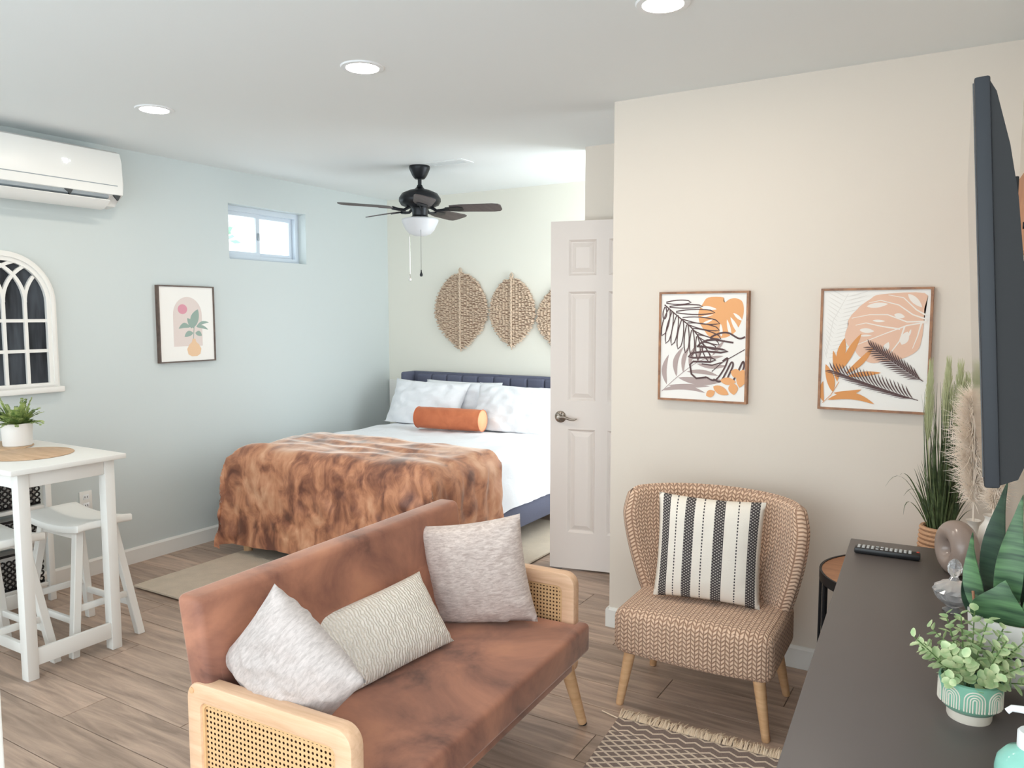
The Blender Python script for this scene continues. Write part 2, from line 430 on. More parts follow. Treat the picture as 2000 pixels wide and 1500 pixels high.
fl = struct('floor', boxes([bb(XL - .15, XE, YN, YB + .15, -0.12, -0.006)]), M['floor_base'], smooth=False)
rows = []
pw, pl = 0.182, 1.22
y = YB; r_i = 0
plank_mesh = {}
while y > 0.35:
    x = XL - ((r_i * 0.437) % pl)
    while x < wallx(max(y - pw, 1)) + 0.5:
        a, b = max(x, XL), min(x + pl, 0.6)
        if b - a > 0.05:
            key = round(b - a, 3)
            if key not in plank_mesh:
                bm = new(); box(bm, (0, 0, -0.003), (key - 0.003, pw - 0.003, 0.006), 0.0008, seg=1)
                o = finish('plank', bm, M['plank'], fl, smooth=False); plank_mesh[key] = o
            else:
                o = plank_mesh[key].copy(); COL.objects.link(o)
            o.location = ((a + b) / 2, y - pw / 2, 0)
        x += pl
    y -= pw; r_i += 1

struct('ceiling', boxes([bb(XL - .15, XE, YN, YB + .15, ZC, ZC + .12)]), M['ceiling'], smooth=False)
# left wall with the small high window
wy0, wy1, wz0, wz1 = 3.530, 4.223, 1.863, 2.228
struct('wall_left', boxes([bb(XL - .15, XL, YN, wy0, 0, ZC), bb(XL - .15, XL, wy1, YB + .15, 0, ZC), bb(XL - .15, XL, wy0, wy1, 0, wz0), bb(XL - .15, XL, wy0, wy1, wz1, ZC)]), M['wall_cool_lit'], smooth=False)
struct('wall_back', boxes([bb(XL, -1.48, YB, YB + .12, 0, ZC)]), M['wall_bed_lit'], smooth=False)
struct('wall_front', boxes([bb(XC, 0.25, YR, YR + .12, 0, ZC)]), M['wall_cream'], smooth=False)
struct('wall_hall', boxes([bb(-1.985, 0.25, YA, YA + .11, 0, ZC)]), M['wall_cream'], smooth=False)
# unseen bedroom side wall; its big window opening is guessed, to light the bed
struct('wall_bedroom', boxes([bb(-1.60, -1.48, YA + .11, YB, 0, 0.40), bb(-1.60, -1.48, YA + .11, YB, 2.28, ZC), bb(-1.60, -1.48, YA + .11, YA + .16, .40, 2.28), bb(-1.60, -1.48, YB - .05, YB, .40, 2.28)]), M['wall_cream'], smooth=False)
bm = new()
prism(bm, [(wallx(YR + .12), YR + .12), (wallx(0.95), 0.95), (wallx(0.95) + .12, 0.95), (wallx(YR + .12) + .12, YR + .12)], 0, ZC, lambda a, b, d: Vector((a, b, d)))
struct('wall_right', bm, M['wall_cream'], smooth=False)
def baseboard(name, p0, p1, nrm, h=0.095, t_=0.014):
    p0, p1 = Vector(p0), Vector(p1); n_ = Vector(nrm)
    bm = new()
    prof = [(0, 0), (t_, 0), (t_, h - .012), (t_ - .007, h), (0, h)]
    prism(bm, prof, 0, 1, lambda a, b, d: Vector((*(p0 + (p1 - p0) * d + n_ * a), b)))
    struct(name, bm, M['trim'], smooth=False)
baseboard('baseboard_left', (XL, 0.3), (XL, YB), (1, 0))
baseboard('baseboard_back', (XL, YB), (-1.60, YB), (0, -1))
baseboard('baseboard_front', (XC, YR), (wallx(YR), YR), (0, -1))
baseboard('baseboard_corner', (XC, YR + .12), (XC, YR - .014), (-1, 0))
baseboard('baseboard_hall', (-1.985, YA), (0.25, YA), (0, -1))
# end of a white half wall at the far left edge of the view
struct('wall_half', boxes([bb(-1.835, -1.735, YN, 0.80, 0, 0.95)], 0.004), M['trim'], smooth=False)

# window
wn = thing('window_1', 'small', 'window'); del wn['label']; del wn['category']; wn['kind'] = 'structure'
xf = XL - 0.10
bm = new()
ring_prism(bm, [(wy0, wz0), (wy1, wz0), (wy1, wz1), (wy0, wz1)], [(wy0 + .035, wz0 + .035), (wy1 - .035, wz0 + .035), (wy1 - .035, wz1 - .035), (wy0 + .035, wz1 - .035)], xf - .045, xf + .025, lambda a, b, d: Vector((d, a, b)))
finish('window_frame', bm, M['window_vinyl'], wn, smooth=False)
ym = (wy0 + wy1) / 2
for k, (a, b, dx) in enumerate(((wy0 + .03, ym - .01, 0.0), (ym - .035, wy1 - .03, -.022))):
    bm = new()
    w_ = .032
    ring_prism(bm, [(a, wz0 + .03), (b, wz0 + .03), (b, wz1 - .03), (a, wz1 - .03)], [(a + w_, wz0 + .03 + w_), (b - w_, wz0 + .03 + w_), (b - w_, wz1 - .03 - w_), (a + w_, wz1 - .03 - w_)], xf - .008 + dx, xf + .012 + dx, lambda p, q, d: Vector((d, p, q)))
    s_ = finish('sash', bm, M['window_vinyl'], wn, smooth=False)
    bm = new(); box(bm, (xf + .002 + dx, (a + b) / 2, (wz0 + wz1) / 2), (.004, b - a - 2 * w_ + .006, wz1 - wz0 - .06 - 2 * w_ + .006))
    finish('pane', bm, M['glass'], s_, smooth=False)
    if k == 0:
        bm = new(); box(bm, (xf + .018 + dx, b - .016, (wz0 + wz1) / 2 - .01), (.014, .014, .05), .004)
        finish('latch', bm, M['ac_grey'], s_)

# interior door, standing ajar in front of the hall wall
dr = bpy.data.objects.new('door_1', None); COL.objects.link(dr); dr['kind'] = 'structure'
dl = Vector((-2.114, 3.956)); da = math.atan2(0.070, 0.333)
dr.location = (dl.x, dl.y, 0.012); dr.rotation_euler = (0, 0, da)
DW, DH, DT = 0.60, 2.0, 0.035
# local: x 0..DW, y 0 front (towards camera is -y)
holes = []
c1, c2 = (0.105, 0.265), (0.335, 0.495)
for (x0, x1) in (c1, c2):
    for (z0, z1) in ((0.215, 0.82), (0.985, 1.605), (1.695, 1.895)): holes.append((x0, x1, z0, z1))
bm = new()
xs = [0, c1[0], c1[1], c2[0], c2[1], DW]; zs = [0, .215, .82, .985, 1.605, 1.695, 1.895, DH]
for i in range(5):
    for j in range(7):
        if i in (1, 3) and j in (1, 3, 5):
            box(bm, *[q for q in bb(xs[i], xs[i + 1], .012, DT - .012, zs[j], zs[j + 1])])
        else: box(bm, *bb(xs[i], xs[i + 1], 0, DT, zs[j], zs[j + 1]))
bmesh.ops.remove_doubles(bm, verts=bm.verts, dist=1e-5)
ds = finish('door_slab', bm, M['door'], dr, smooth=False)
for (x0, x1, z0, z1) in holes:
    bm = new()
    for s, e in ((-1, 0.012), (1, DT - .012)):
        o0 = [(x0, z0), (x1, z0), (x1, z1), (x0, z1)]
        i0 = [(x0 + .018, z0 + .018), (x1 - .018, z0 + .018), (x1 - .018, z1 - .018), (x0 + .018, z1 - .018)]
        i1 = [(x0 + .042, z0 + .042), (x1 - .042, z0 + .042), (x1 - .042, z1 - .042), (x0 + .042, z1 - .042)]
        A = [bm.verts.new((a, e, b)) for a, b in i0]; B = [bm.verts.new((a, e + s * .010, b)) for a, b in i1]
        bm.faces.new(B)
        for k in range(4): bm.faces.new((A[k], A[(k + 1) % 4], B[(k + 1) % 4], B[k]))
        O = [bm.verts.new((a, e + s * .012, b)) for a, b in o0]; P = [bm.verts.new((a, e, b)) for a, b in [(x0 + .012, z0 + .012), (x1 - .012, z0 + .012), (x1 - .012, z1 - .012), (x0 + .012, z1 - .012)]]
        for k in range(4): bm.faces.new((O[k], O[(k + 1) % 4], P[(k + 1) % 4], P[k]))
    finish('panel', bm, M['door'], dr, smooth=False)
bm = new()
hx, hz = 0.062, 0.89
bm2 = new(); lathe(bm2, [(0, 0), (.033, 0), (.034, .004), (.028, .010), (.016, .012), (.012, .03), (.012, .045), (0, .047)], 24)
bmesh.ops.transform(bm2, matrix=Matrix.Translation((hx, 0, hz)) @ Matrix.Rotation(PI / 2, 4, 'X'), verts=bm2.verts)
for k in range(8):
    a = 2 * PI * k / 8
    tube(bm2, [(hx + .014 * math.cos(a), -.009, hz + .014 * math.sin(a)), (hx + .027 * math.cos(a + .5), -.012, hz + .027 * math.sin(a + .5))], [.002, .004], 6)
tube(bm2, [(hx, -.040, hz), (hx + .03, -.042, hz + .004), (hx + .06, -.040, hz - .008), (hx + .085, -.038, hz - .012), (hx + .105, -.036, hz - .004)], [.008, .0085, .007, .006, .004], 10)
finish('door_handle', bm2, M['nickel'], dr)
bm = new(); box(bm, (-.001, DT / 2, hz), (.004, .022, .055)); finish('latch_plate', bm, M['nickel'], dr)

# ceiling lights and register
def downlight(x, y, label):
    t_ = thing('ceiling_light', label, 'ceiling light', (x, y, ZC), group='recessed ceiling lights')
    bm = new(); lathe(bm, [(.062, -.001), (.064, -.006), (.082, -.005), (.086, 0)], 40); finish('trim_ring', bm, M['vinyl'], t_)
    bm = new(); lathe(bm, [(0, -.004), (.061, -.004), (.062, -.001), (0, -.001)], 40); finish('lens', bm, M['lens'], t_)
downlight(-2.106, 2.382, 'middle round recessed ceiling light, between the other two')
downlight(-0.887, 2.389, 'round recessed ceiling light at the top edge, nearest the framed leaf prints')
downlight(-3.358, 2.349, 'round recessed ceiling light nearest the air conditioner')
t_ = thing('ceiling_vent', 'small white ceiling vent beside the fan canopy', 'vent', (-2.93, 4.10, ZC))
bm = new(); ring_prism(bm, [(-.15, -.07), (.15, -.07), (.15, .07), (-.15, .07)], [(-.12, -.045), (.12, -.045), (.12, .045), (-.12, .045)], -.003, 0, lambda a, b, d: Vector((a, b, d))); finish('frame', bm, M['ceiling'], t_, smooth=False)
sl = None
for k in range(5):
    if sl is None:
        bm = new(); box(bm, (0, 0, 0), (.24, .012, .002), rot=Matrix.Rotation(.1, 3, 'X')); sl = finish('slat', bm, M['ceiling'], t_, smooth=False); o = sl
    else: o = mesh_dup(sl, 'slat', t_)
    o.location = (0, -.036 + k * .018, -.0015)

# outside, seen through the little window
t_ = thing('neighbour_house', 'pale neighbouring house with a sloped roof seen through the window', 'house', (-12.5, 11.5, 0))
bm = new(); box(bm, (0, 0, 1.6), (3, 7, 3.2)); finish('wall', bm, M['ext_wall'], t_, smooth=False)
bm = new(); prism(bm, [(-1.8, 3.1), (1.8, 3.1), (0, 4.4)], -3.8, 3.8, lambda a, b, d: Vector((a, d, b))); finish('roof', bm, M['ext_roof'], t_, smooth=False)
t_ = thing('garden_tree', 'green tree seen through the left window pane', 'tree', (-10.2, 7.6, 0))
bm = new(); tube(bm, [(0, 0, 0), (.05, 0, 1.2), (0, .05, 2.4)], [.12, .09, .05], 8); finish('trunk', bm, M['stick'], t_)
bm = new()
for k in range(260):
    a = random.uniform(0, 2 * PI); zz = random.uniform(1.9, 3.7); rr = random.uniform(.2, .75) * (1 - abs(zz - 2.7) / 1.8)
    c = Vector((rr * math.cos(a), rr * math.sin(a), zz)); d = Vector((random.uniform(-1, 1), random.uniform(-1, 1), random.uniform(-1, 1))).normalized() * .09
    e = d.orthogonal().normalized() * .05
    bm.faces.new([bm.verts.new(c + q) for q in (d, e, -d, -e)])
o = finish('foliage', bm, M['ext_leaf'], t_, smooth=False, recalc=False); o['kind'] = 'stuff'
# ------------------------------------------------------------------ air conditioner
t_ = thing('air_conditioner', 'white wall-mounted air conditioner high on the left wall', 'air conditioner', (XL, 2.24, 2.08))
L_ = 0.42   # half length
prof = [(0, .03), (.06, .0), (.13, .008), (.145, .04), (.205, .065), (.210, .12), (.205, .24), (.19, .292), (.16, .305), (0, .305)]
bm = new()
prism(bm, [(a, b) for a, b in prof], -L_, L_, lambda a, b, d: Vector((a, d, b)))
es = [e for e in bm.edges if abs(e.verts[0].co.y - e.verts[1].co.y) < 1e-6 and abs(abs(e.verts[0].co.y) - L_) < 1e-6]
bmesh.ops.bevel(bm, geom=es, offset=.006, segments=2, profile=0.5, affect='EDGES')
finish('body', bm, M['ac_white'], t_)
bm = new(); box(bm, (.2085, -.01, .112), (.006, 2 * L_ - .05, .004)); finish('seam', bm, M['ac_grey'], t_, smooth=False)
bm = new(); box(bm, (.165, -.02, .046), (.07, 2 * L_ - .12, .03), .004, Matrix.Rotation(-.35, 3, 'Y')); finish('outlet_slot', bm, M['ac_grey'], t_)
for yy in (.12, .385):
    bm = new(); prism(bm, [(-.045, 0), (.04, 0), (.008, -.028)], .0, .012, lambda a, b, d: Vector((.192 + d, yy + a * .5, .062 + b))); finish('louver_hinge', bm, M['ac_dark'], t_, smooth=False)
bm = new(); sheet(bm, lambda u, v: Vector((.10 + .115 * v, (u - .5) * (2 * L_ - .13) - .02, -.012 + .04 * v - .02 * math.sin(v * PI))), 8, 6)
shell(bm, .006); finish('louver_flap', bm, M['ac_white'], t_)
def seg7(bm, ch, y0, z0, w, h, x, th):
    S = {'7': 'abc', '2': 'abged'}[ch]
    P = {'a': ((0, h), (w, h)), 'b': ((w, h), (w, h / 2)), 'c': ((w, h / 2), (w, 0)), 'd': ((0, 0), (w, 0)), 'e': ((0, h / 2), (0, 0)), 'g': ((0, h / 2), (w, h / 2))}
    for s in S:
        (a, b), (c, d) = P[s]; box(bm, (x, y0 + (a + c) / 2, z0 + (b + d) / 2), (.002, abs(a - c) + th, abs(b - d) + th))
bm = new(); seg7(bm, '7', .09, .195, .008, .018, .2085, .003); seg7(bm, '2', .106, .195, .008, .018, .2085, .003); box(bm, (.2085, .128, .207), (.002, .006, .006))
finish('display', bm, M['digits'], t_, smooth=False)

# ------------------------------------------------------------------ arched window mirror
t_ = thing('arched_mirror', 'white arched window-pane mirror with a painted dark reflection on the left wall', 'mirror', (XL, 2.095, 1.075))
R_, zs_ = .262, .478   # outer radius, spring height
fm = lambda a, b, d: Vector((d, a, b))
def arch(r, z0, n=24): return [(-r, z0), (r, z0)] + [(r * math.cos(PI * k / n), zs_ + r * math.sin(PI * k / n)) for k in range(n + 1)]
bm = new(); ring_prism(bm, arch(R_, .02), arch(R_ - .05, .05), 0, .03, fm); ring_prism(bm, arch(R_ - .012, .035), arch(R_ - .028, .045), .028, .038, fm)
finish('frame', bm, M['white_wood'], t_, angle=30)
bm = new(); box(bm, (.022, 0, .012), (.044, 2 * R_ + .04, .03), .004); finish('sill', bm, M['white_wood'], t_)
bm = new(); prism(bm, arch(R_ - .045, .045), .004, .010, fm); finish('mirror_pane', bm, M['painted_reflection'], t_, smooth=False)
ri = R_ - .048
def bar(pts, nm='muntin', w=.017, x1=.024):
    bm = new(); P = [Vector((0, a, b)) for a, b in pts]; n = len(P); q = []
    for i, p in enumerate(P):
        d = (P[min(i + 1, n - 1)] - P[max(i - 1, 0)]).normalized(); s = Vector((0, -d.z, d.y)) * w / 2
        q.append([bm.verts.new(p + s + Vector((x, 0, 0))) for x in (.008, x1)] + [bm.verts.new(p - s + Vector((x, 0, 0))) for x in (.008, x1)])
    for A, B in zip(q, q[1:]):
        for i0, i1 in ((0, 1), (1, 3), (3, 2), (2, 0)): bm.faces.new((A[i0], A[i1], B[i1], B[i0]))
    bm.faces.new((q[0][0], q[0][1], q[0][3], q[0][2])); bm.faces.new((q[-1][0], q[-1][1], q[-1][3], q[-1][2]))
    finish(nm, bm, M['white_wood'], t_, smooth=False)
for a in (-.5, 0, .5):
    yb_ = a * ri
    bar([(yb_, .045), (yb_, zs_)])
    for s in (-1, 1):       # intersecting tracery arcs
        c_ = yb_ + s * ri
        pts = []
        for k in range(25):
            th = k / 24 * PI * .75
            p = (c_ - s * ri * math.cos(th), zs_ + ri * math.sin(th))
            if p[0] ** 2 + (p[1] - zs_) ** 2 > (ri + .012) ** 2: break
            pts.append(p)
        if len(pts) > 2: bar(pts, x1=.0255 if s > 0 else .027)
for z in (.222, .382): bar([(-ri - .006, z), (ri + .006, z)], x1=.0225)

# ------------------------------------------------------------------ flat art helper
class Art:
    def __init__(s, w, h, mats): s.bm = new(); s.w, s.h = w, h; s.mats = mats; s.layer = 0
    def pt(s, u, v): return Vector(((u - .5) * s.w, -s.layer * .00004, (v - .5) * s.h))
    def smooth(s, P, closed, k=6):
        n = len(P); out = []
        if n < 4: return P
        for i in range(n if closed else n - 1):
            q = [P[(i + d) % n] if closed else P[max(0, min(n - 1, i + d))] for d in (-1, 0, 1, 2)]
            for j in range(k):
                t = j / k; out.append(tuple(.5 * (2 * q[1][c] + (q[2][c] - q[0][c]) * t + (2 * q[0][c] - 5 * q[1][c] + 4 * q[2][c] - q[3][c]) * t * t + (3 * q[1][c] - q[0][c] - 3 * q[2][c] + q[3][c]) * t ** 3) for c in (0, 1)))
        return out + ([] if closed else [P[-1]])
    def poly(s, pts, m, sm=False):
        s.layer += 1
        if sm: pts = s.smooth(pts, True, 4)
        vs = [s.bm.verts.new(s.pt(u, v)) for u, v in pts]
        f = s.bm.faces.new(vs); f.material_index = m
        bmesh.ops.triangulate(s.bm, faces=[f])
    def leaf(s, p0, p1, wd, m, bend=0.0, pk=.45):
        s.layer += 1
        ax = Vector((p1[0] - p0[0], (p1[1] - p0[1]) * s.h / s.w)); n_ = Vector((-ax.y, ax.x))
        L, Rr = [], []
        for k in range(11):
            t = k / 10; c = Vector((p0[0], p0[1] * s.h / s.w)) + ax * t + n_ * bend * math.sin(PI * t)
            w_ = wd * (math.sin(PI * t ** (.9 if pk < .5 else 1.3))) ** .8 + .0004
            o = n_.normalized() * w_ / 2
            L.append(c + o); Rr.append(c - o)
        mk = lambda c: s.bm.verts.new(s.pt(c.x, c.y * s.w / s.h))
        l = [mk(c) for c in L]; r = [mk(c) for c in Rr]
        for k in range(10):
            f = s.bm.faces.new((r[k], r[k + 1], l[k + 1], l[k])); f.material_index = m
    def stroke(s, pts, wd, m, closed=False):
        s.layer += 1
        if not isinstance(wd, list) and len(pts) < 16: pts = s.smooth(pts, closed)
        P = [Vector((u, v * s.h / s.w)) for u, v in pts]; n = len(P); prev = None; first = None
        for i, p in enumerate(P):
            a_, b_ = (P[(i + 1) % n], P[i - 1]) if closed else (P[min(i + 1, n - 1)], P[max(i - 1, 0)])
            d = (a_ - b_).normalized(); o = Vector((-d.y, d.x)) * (wd[i] if isinstance(wd, list) else wd) / 2
            q = [s.bm.verts.new(s.pt((p + k * o).x, (p + k * o).y * s.w / s.h)) for k in (1, -1)]
            if prev: f = s.bm.faces.new((prev[1], q[1], q[0], prev[0])); f.material_index = m
            else: first = q
            prev = q
        if closed: f = s.bm.faces.new((prev[1], first[1], first[0], prev[0])); f.material_index = m
    def loopleaf(s, p0, p1, wd, m, line=.012):
        ax = Vector((p1[0] - p0[0], (p1[1] - p0[1]) * s.h / s.w)); n_ = Vector((-ax.y, ax.x)).normalized()
        pts = []
        for k in range(17):
            t = k / 16; tt = 1 - abs(2 * t - 1); sg = 1 if t < .5 else -1
            c = Vector((p0[0], p0[1] * s.h / s.w)) + ax * (tt ** .85) + n_ * sg * wd / 2 * (max(0, math.sin(PI * min(1, tt * .93 + .03)))) ** .6
            pts.append((c.x, c.y * s.w / s.h))
        s.stroke(pts, line, m)
    def done(s, parent, y=0, z=0, name='print'):
        o = finish(name, s.bm, s.mats, parent, smooth=False, recalc=False)
        o.location = (0, y, z); return o
def frame_thing(name, label, cat, loc, rz, w, h, d, fw, fmat, art, group=None):
    t_ = thing(name, label, cat, loc, rz, group)     # local: x right, -y towards viewer, z up, origin centre back
    bm = new(); ring_prism(bm, [(-w / 2, -h / 2), (w / 2, -h / 2), (w / 2, h / 2), (-w / 2, h / 2)], [(-w / 2 + fw, -h / 2 + fw), (w / 2 - fw, -h / 2 + fw), (w / 2 - fw, h / 2 - fw), (-w / 2 + fw, h / 2 - fw)], -d, 0, lambda a, b, q: Vector((a, q, b)))
    finish('frame', bm, fmat, t_, smooth=False)
    bm = new(); box(bm, (0, -d * .5 + .003, 0), (w - 2 * fw + .002, d - .008, h - 2 * fw + .002)); finish('backing', bm, M['paper'], t_, smooth=False)
    art.done(t_, -d + .0065)
    return t_
# small potted-plant print on the left wall
A = Art(.40, .465, [M['art_white'], M['art_blush'], M['art_pink'], M['art_green'], M['art_sand']])
A.poly([(.25, .20), (.77, .20)] + [(.51 + .26 * math.cos(PI * k / 20), .62 + .245 * math.sin(PI * k / 20)) for k in range(21)], 1)
A.poly([(.42 + .085 * math.cos(2 * PI * k / 24), .70 + .066 * math.sin(2 * PI * k / 24)) for k in range(24)], 2)
for p0, p1, w_, b_ in (((.60, .45), (.70, .70), .15, .05), ((.58, .44), (.50, .58), .09, -.1), ((.66, .46), (.90, .52), .05, .12), ((.66, .46), (.88, .42), .05, .1), ((.55, .46), (.34, .44), .08, -.18), ((.60, .38), (.44, .33), .085, -.1), ((.64, .38), (.76, .34), .08, .1), ((.60, .44), (.64, .66), .10, .0)): A.leaf(p0, p1, w_, 3, b_)
A.stroke([(.62, .46), (.61, .38), (.60, .29)], .012, 3)
A.poly([(.585, .30), (.57, .255), (.52, .22), (.48, .16), (.50, .09), (.56, .06), (.66, .06), (.72, .09), (.74, .16), (.70, .22), (.65, .255), (.635, .30)], 4)
frame_thing('framed_print', 'white plant-in-vase print in a thin dark brown frame on the left wall', 'picture', (XL, 3.172, 1.431), PI / 2, .405, .478, .03, .008, M['dark_frame'], A)

# left leaf print on the cream wall
A = Art(.375, .458, [M['art_white'], M['art_orange'], M['art_dark'], M['art_taupe'], M['paper']])
A.poly([(.56, .965), (.73, .965), (.735, .93), (.76, .92), (.80, .945), (.87, .955), (.94, .93), (.965, .87), (.96, .79), (.92, .70), (.87, .64), (.78, .595), (.67, .585), (.58, .60), (.51, .67), (.46, .74), (.45, .83), (.50, .91)], 1, True)
for p0, p1, w_ in (((.47, .875), (.66, .855), .045), ((.45, .775), (.62, .805), .02), ((.49, .715), (.62, .76), .025), ((.72, .60), (.71, .72), .035), ((.83, .60), (.78, .76), .035), ((.93, .62), (.82, .78), .045), ((.95, .75), (.85, .82), .035)): A.leaf(p0, p1, w_, 4)
A.stroke([(.02, .06), (.20, .20), (.42, .34), (.62, .42)], .008, 3)
for p0, p1, w_, b_ in (((.02, .07), (.55, .065), .06, .1), ((.10, .12), (.60, .13), .045, .0), ((.22, .20), (.78, .19), .085, -.05), ((.32, .26), (.70, .23), .05, .06), ((.44, .34), (.80, .33), .05, -.06), ((.52, .385), (.75, .42), .035, 0), ((.08, .13), (.10, .42), .06, .12), ((.20, .21), (.28, .50), .06, .15), ((.28, .25), (.36, .52), .05, .1), ((.36, .30), (.44, .52), .05, .1), ((.45, .35), (.52, .50), .04, .1), ((.62, .42), (.76, .57), .035, 0)): A.leaf(p0, p1, w_, 3, b_)
rach = [(.04, .90), (.12, .845), (.25, .76), (.37, .68), (.47, .58), (.60, .42)]
A.stroke(rach, .014, 2)
for p0, p1, w_ in (((.06, .92), (.36, .925), .05), ((.10, .88), (.50, .885), .04), ((.18, .83), (.64, .83), .06), ((.26, .77), (.70, .73), .075), ((.32, .72), (.70, .665), .065), ((.38, .67), (.72, .585), .065), ((.44, .61), (.70, .53), .06), ((.50, .54), (.67, .485), .055),
                   ((.05, .88), (.04, .76), .045), ((.10, .86), (.02, .60), .075), ((.14, .83), (.07, .525), .07), ((.20, .80), (.14, .51), .07), ((.26, .76), (.22, .475), .07), ((.32, .71), (.31, .44), .06), ((.38, .66), (.38, .41), .06), ((.44, .60), (.46, .38), .055), ((.50, .52), (.60, .36), .06)): A.loopleaf(p0, p1, w_, 2)
A.stroke([(.99, .485), (.86, .42), (.74, .36), (.62, .27)], .009, 2)
A.stroke([(.99, .60), (.92, .585), (.80, .635), (.70, .63), (.60, .59), (.66, .57), (.86, .545)], .020, 2)
A.stroke([(.66, .57), (.56, .565), (.47, .53), (.44, .505), (.60, .495), (.74, .48), (.80, .465), (.72, .45), (.55, .46), (.38, .44), (.34, .405), (.40, .395), (.60, .405), (.66, .38), (.60, .36), (.40, .36), (.36, .33), (.38, .24), (.44, .20), (.56, .215)], .022, 2)
A.stroke([(.50, .34), (.62, .33), (.74, .36)], .014, 2)
A.stroke([(.56, .215), (.66, .19), (.76, .30), (.80, .40), (.74, .37)], .018, 2)
A.stroke([(.64, .20), (.72, .18), (.78, .26), (.84, .36), (.86, .33), (.80, .20), (.86, .19), (.92, .28), (.97, .37), (.985, .33), (.95, .22), (.99, .215)], .020, 2)
for p0, p1, w_ in (((.56, .04), (.66, .085), .085), ((.64, .13), (.82, .06), .095), ((.72, .19), (.90, .18), .085), ((.86, .17), (.88, .06), .11), ((.98, .30), (.94, .13), .12), ((.84, .28), (.96, .24), .10)): A.leaf(p0, p1, w_, 1)
frame_thing('framed_print', 'wood framed leaf print with orange monstera and black palm outline, left on the cream wall', 'picture', (-1.031, YR, 1.346), 0, .392, .478, .032, .009, M['oak_frame'], A, 'framed leaf prints above the armchair')
# right leaf print
A = Art(.375, .458, [M['art_white'], M['art_peach'], M['art_rust'], M['art_dark'], M['art_faint']])
A.stroke([(.04, .45), (.10, .75), (.24, .98)], .006, 4)
for k in range(16):
    t = k / 15; y = .42 + .53 * t
    A.leaf((.05 + .17 * t, y), (.28 + .16 * t, y + .05), .008, 4); A.leaf((.05 + .17 * t, y), (.02 + .02 * t, y + .08), .007, 4)
A.poly([(.95, .975), (.55, .97), (.45, .93), (.36, .875), (.33, .845), (.28, .80), (.245, .745), (.25, .715), (.22, .62), (.25, .54), (.31, .51), (.36, .45), (.48, .39), (.62, .41), (.76, .43), (.90, .50), (.94, .60), (.95, .72), (.95, .85)], 1, True)
for pts in ([(.98, .74), (.80, .71), (.60, .64), (.33, .54)], [(.98, .745), (.80, .74), (.62, .80), (.45, .80), (.28, .77)], [(.98, .76), (.85, .80), (.72, .88), (.55, .92), (.44, .90)], [(.98, .79), (.88, .84), (.76, .94), (.62, .965)], [(.74, .68), (.58, .70), (.42, .73), (.32, .71)], [(.78, .70), (.74, .58), (.66, .48), (.56, .40)], [(.93, .73), (.90, .62), (.86, .52)]): A.stroke(pts, [.006 + .010 * (1 - i / (len(pts) - 1)) for i in range(len(pts))], 0)
for p0, p1, w_ in (((.42, .87), (.62, .89), .05), ((.68, .80), (.78, .78), .05), ((.48, .75), (.60, .745), .025), ((.36, .67), (.50, .66), .05), ((.36, .62), (.48, .625), .02), ((.76, .55), (.81, .66), .08), ((.60, .49), (.64, .57), .055), ((.80, .97), (.93, .86), .06), ((.82, .62), (.84, .68), .02)): A.leaf(p0, p1, w_, 0)
for p0, p1, w_, b_ in (((.03, .04), (.02, .22), .05, .1), ((.12, .13), (.04, .37), .08, -.03), ((.16, .22), (.11, .49), .06, -.03), ((.18, .33), (.22, .60), .085, .03), ((.20, .33), (.38, .64), .07, .02), ((.24, .29), (.50, .53), .06, -.05), ((.26, .27), (.58, .31), .05, .02), ((.13, .12), (.40, .16), .055, -.08), ((.07, .06), (.53, .04), .075, .14)): A.leaf(p0, p1, w_, 2, b_)
A.stroke([(.02, .03), (.10, .10), (.18, .22)], .006, 2)
def palm(p, q, c, n, l0, m):
    pts = []
    for k in range(13):
        t = k / 12; pts.append((p[0] * (1 - t) ** 2 + 2 * c[0] * t * (1 - t) + q[0] * t * t, p[1] * (1 - t) ** 2 + 2 * c[1] * t * (1 - t) + q[1] * t * t))
    A.stroke(pts, .008, m)
    for k in range(n):
        t = .06 + .94 * k / (n - 1); b = (p[0] * (1 - t) ** 2 + 2 * c[0] * t * (1 - t) + q[0] * t * t, p[1] * (1 - t) ** 2 + 2 * c[1] * t * (1 - t) + q[1] * t * t)
        L = l0 * (.55 + .6 * math.sin(PI * min(1, t * .8 + .15)))
        A.leaf(b, (b[0] - L * .62, b[1] + L * .95), .012, m, .06); A.leaf(b, (b[0] - L * 1.15, b[1] - L * .02), .012, m, -.06)
palm((.93, .09), (.13, .31), (.55, .18), 22, .13, 3)
palm((.97, .25), (.49, .52), (.75, .37), 17, .12, 3)
frame_thing('framed_print', 'wood framed leaf print with peach monstera and dark palm fronds, behind the tall grass', 'picture', (-.353, YR, 1.347), 0, .396, .482, .032, .009, M['oak_frame'], A, 'framed leaf prints above the armchair')

# wall outlet
t_ = thing('wall_outlet', 'white wall outlet low on the left wall behind the stool', 'outlet', (XL, 2.483, .436))
bm = new(); box(bm, (.003, 0, 0), (.006, .072, .115), .002); finish('cover_plate', bm, M['trim'], t_)
for dz in (-.024, .024):
    bm = new(); box(bm, (.0065, 0, dz), (.003, .034, .028), .001)
    s_ = finish('socket', bm, M['vinyl'], t_)
    bm = new(); box(bm, (.0085, -.007, dz), (.001, .003, .01)); box(bm, (.0085, .007, dz), (.001, .003, .01)); finish('slot', bm, M['ac_dark'], s_, smooth=False)

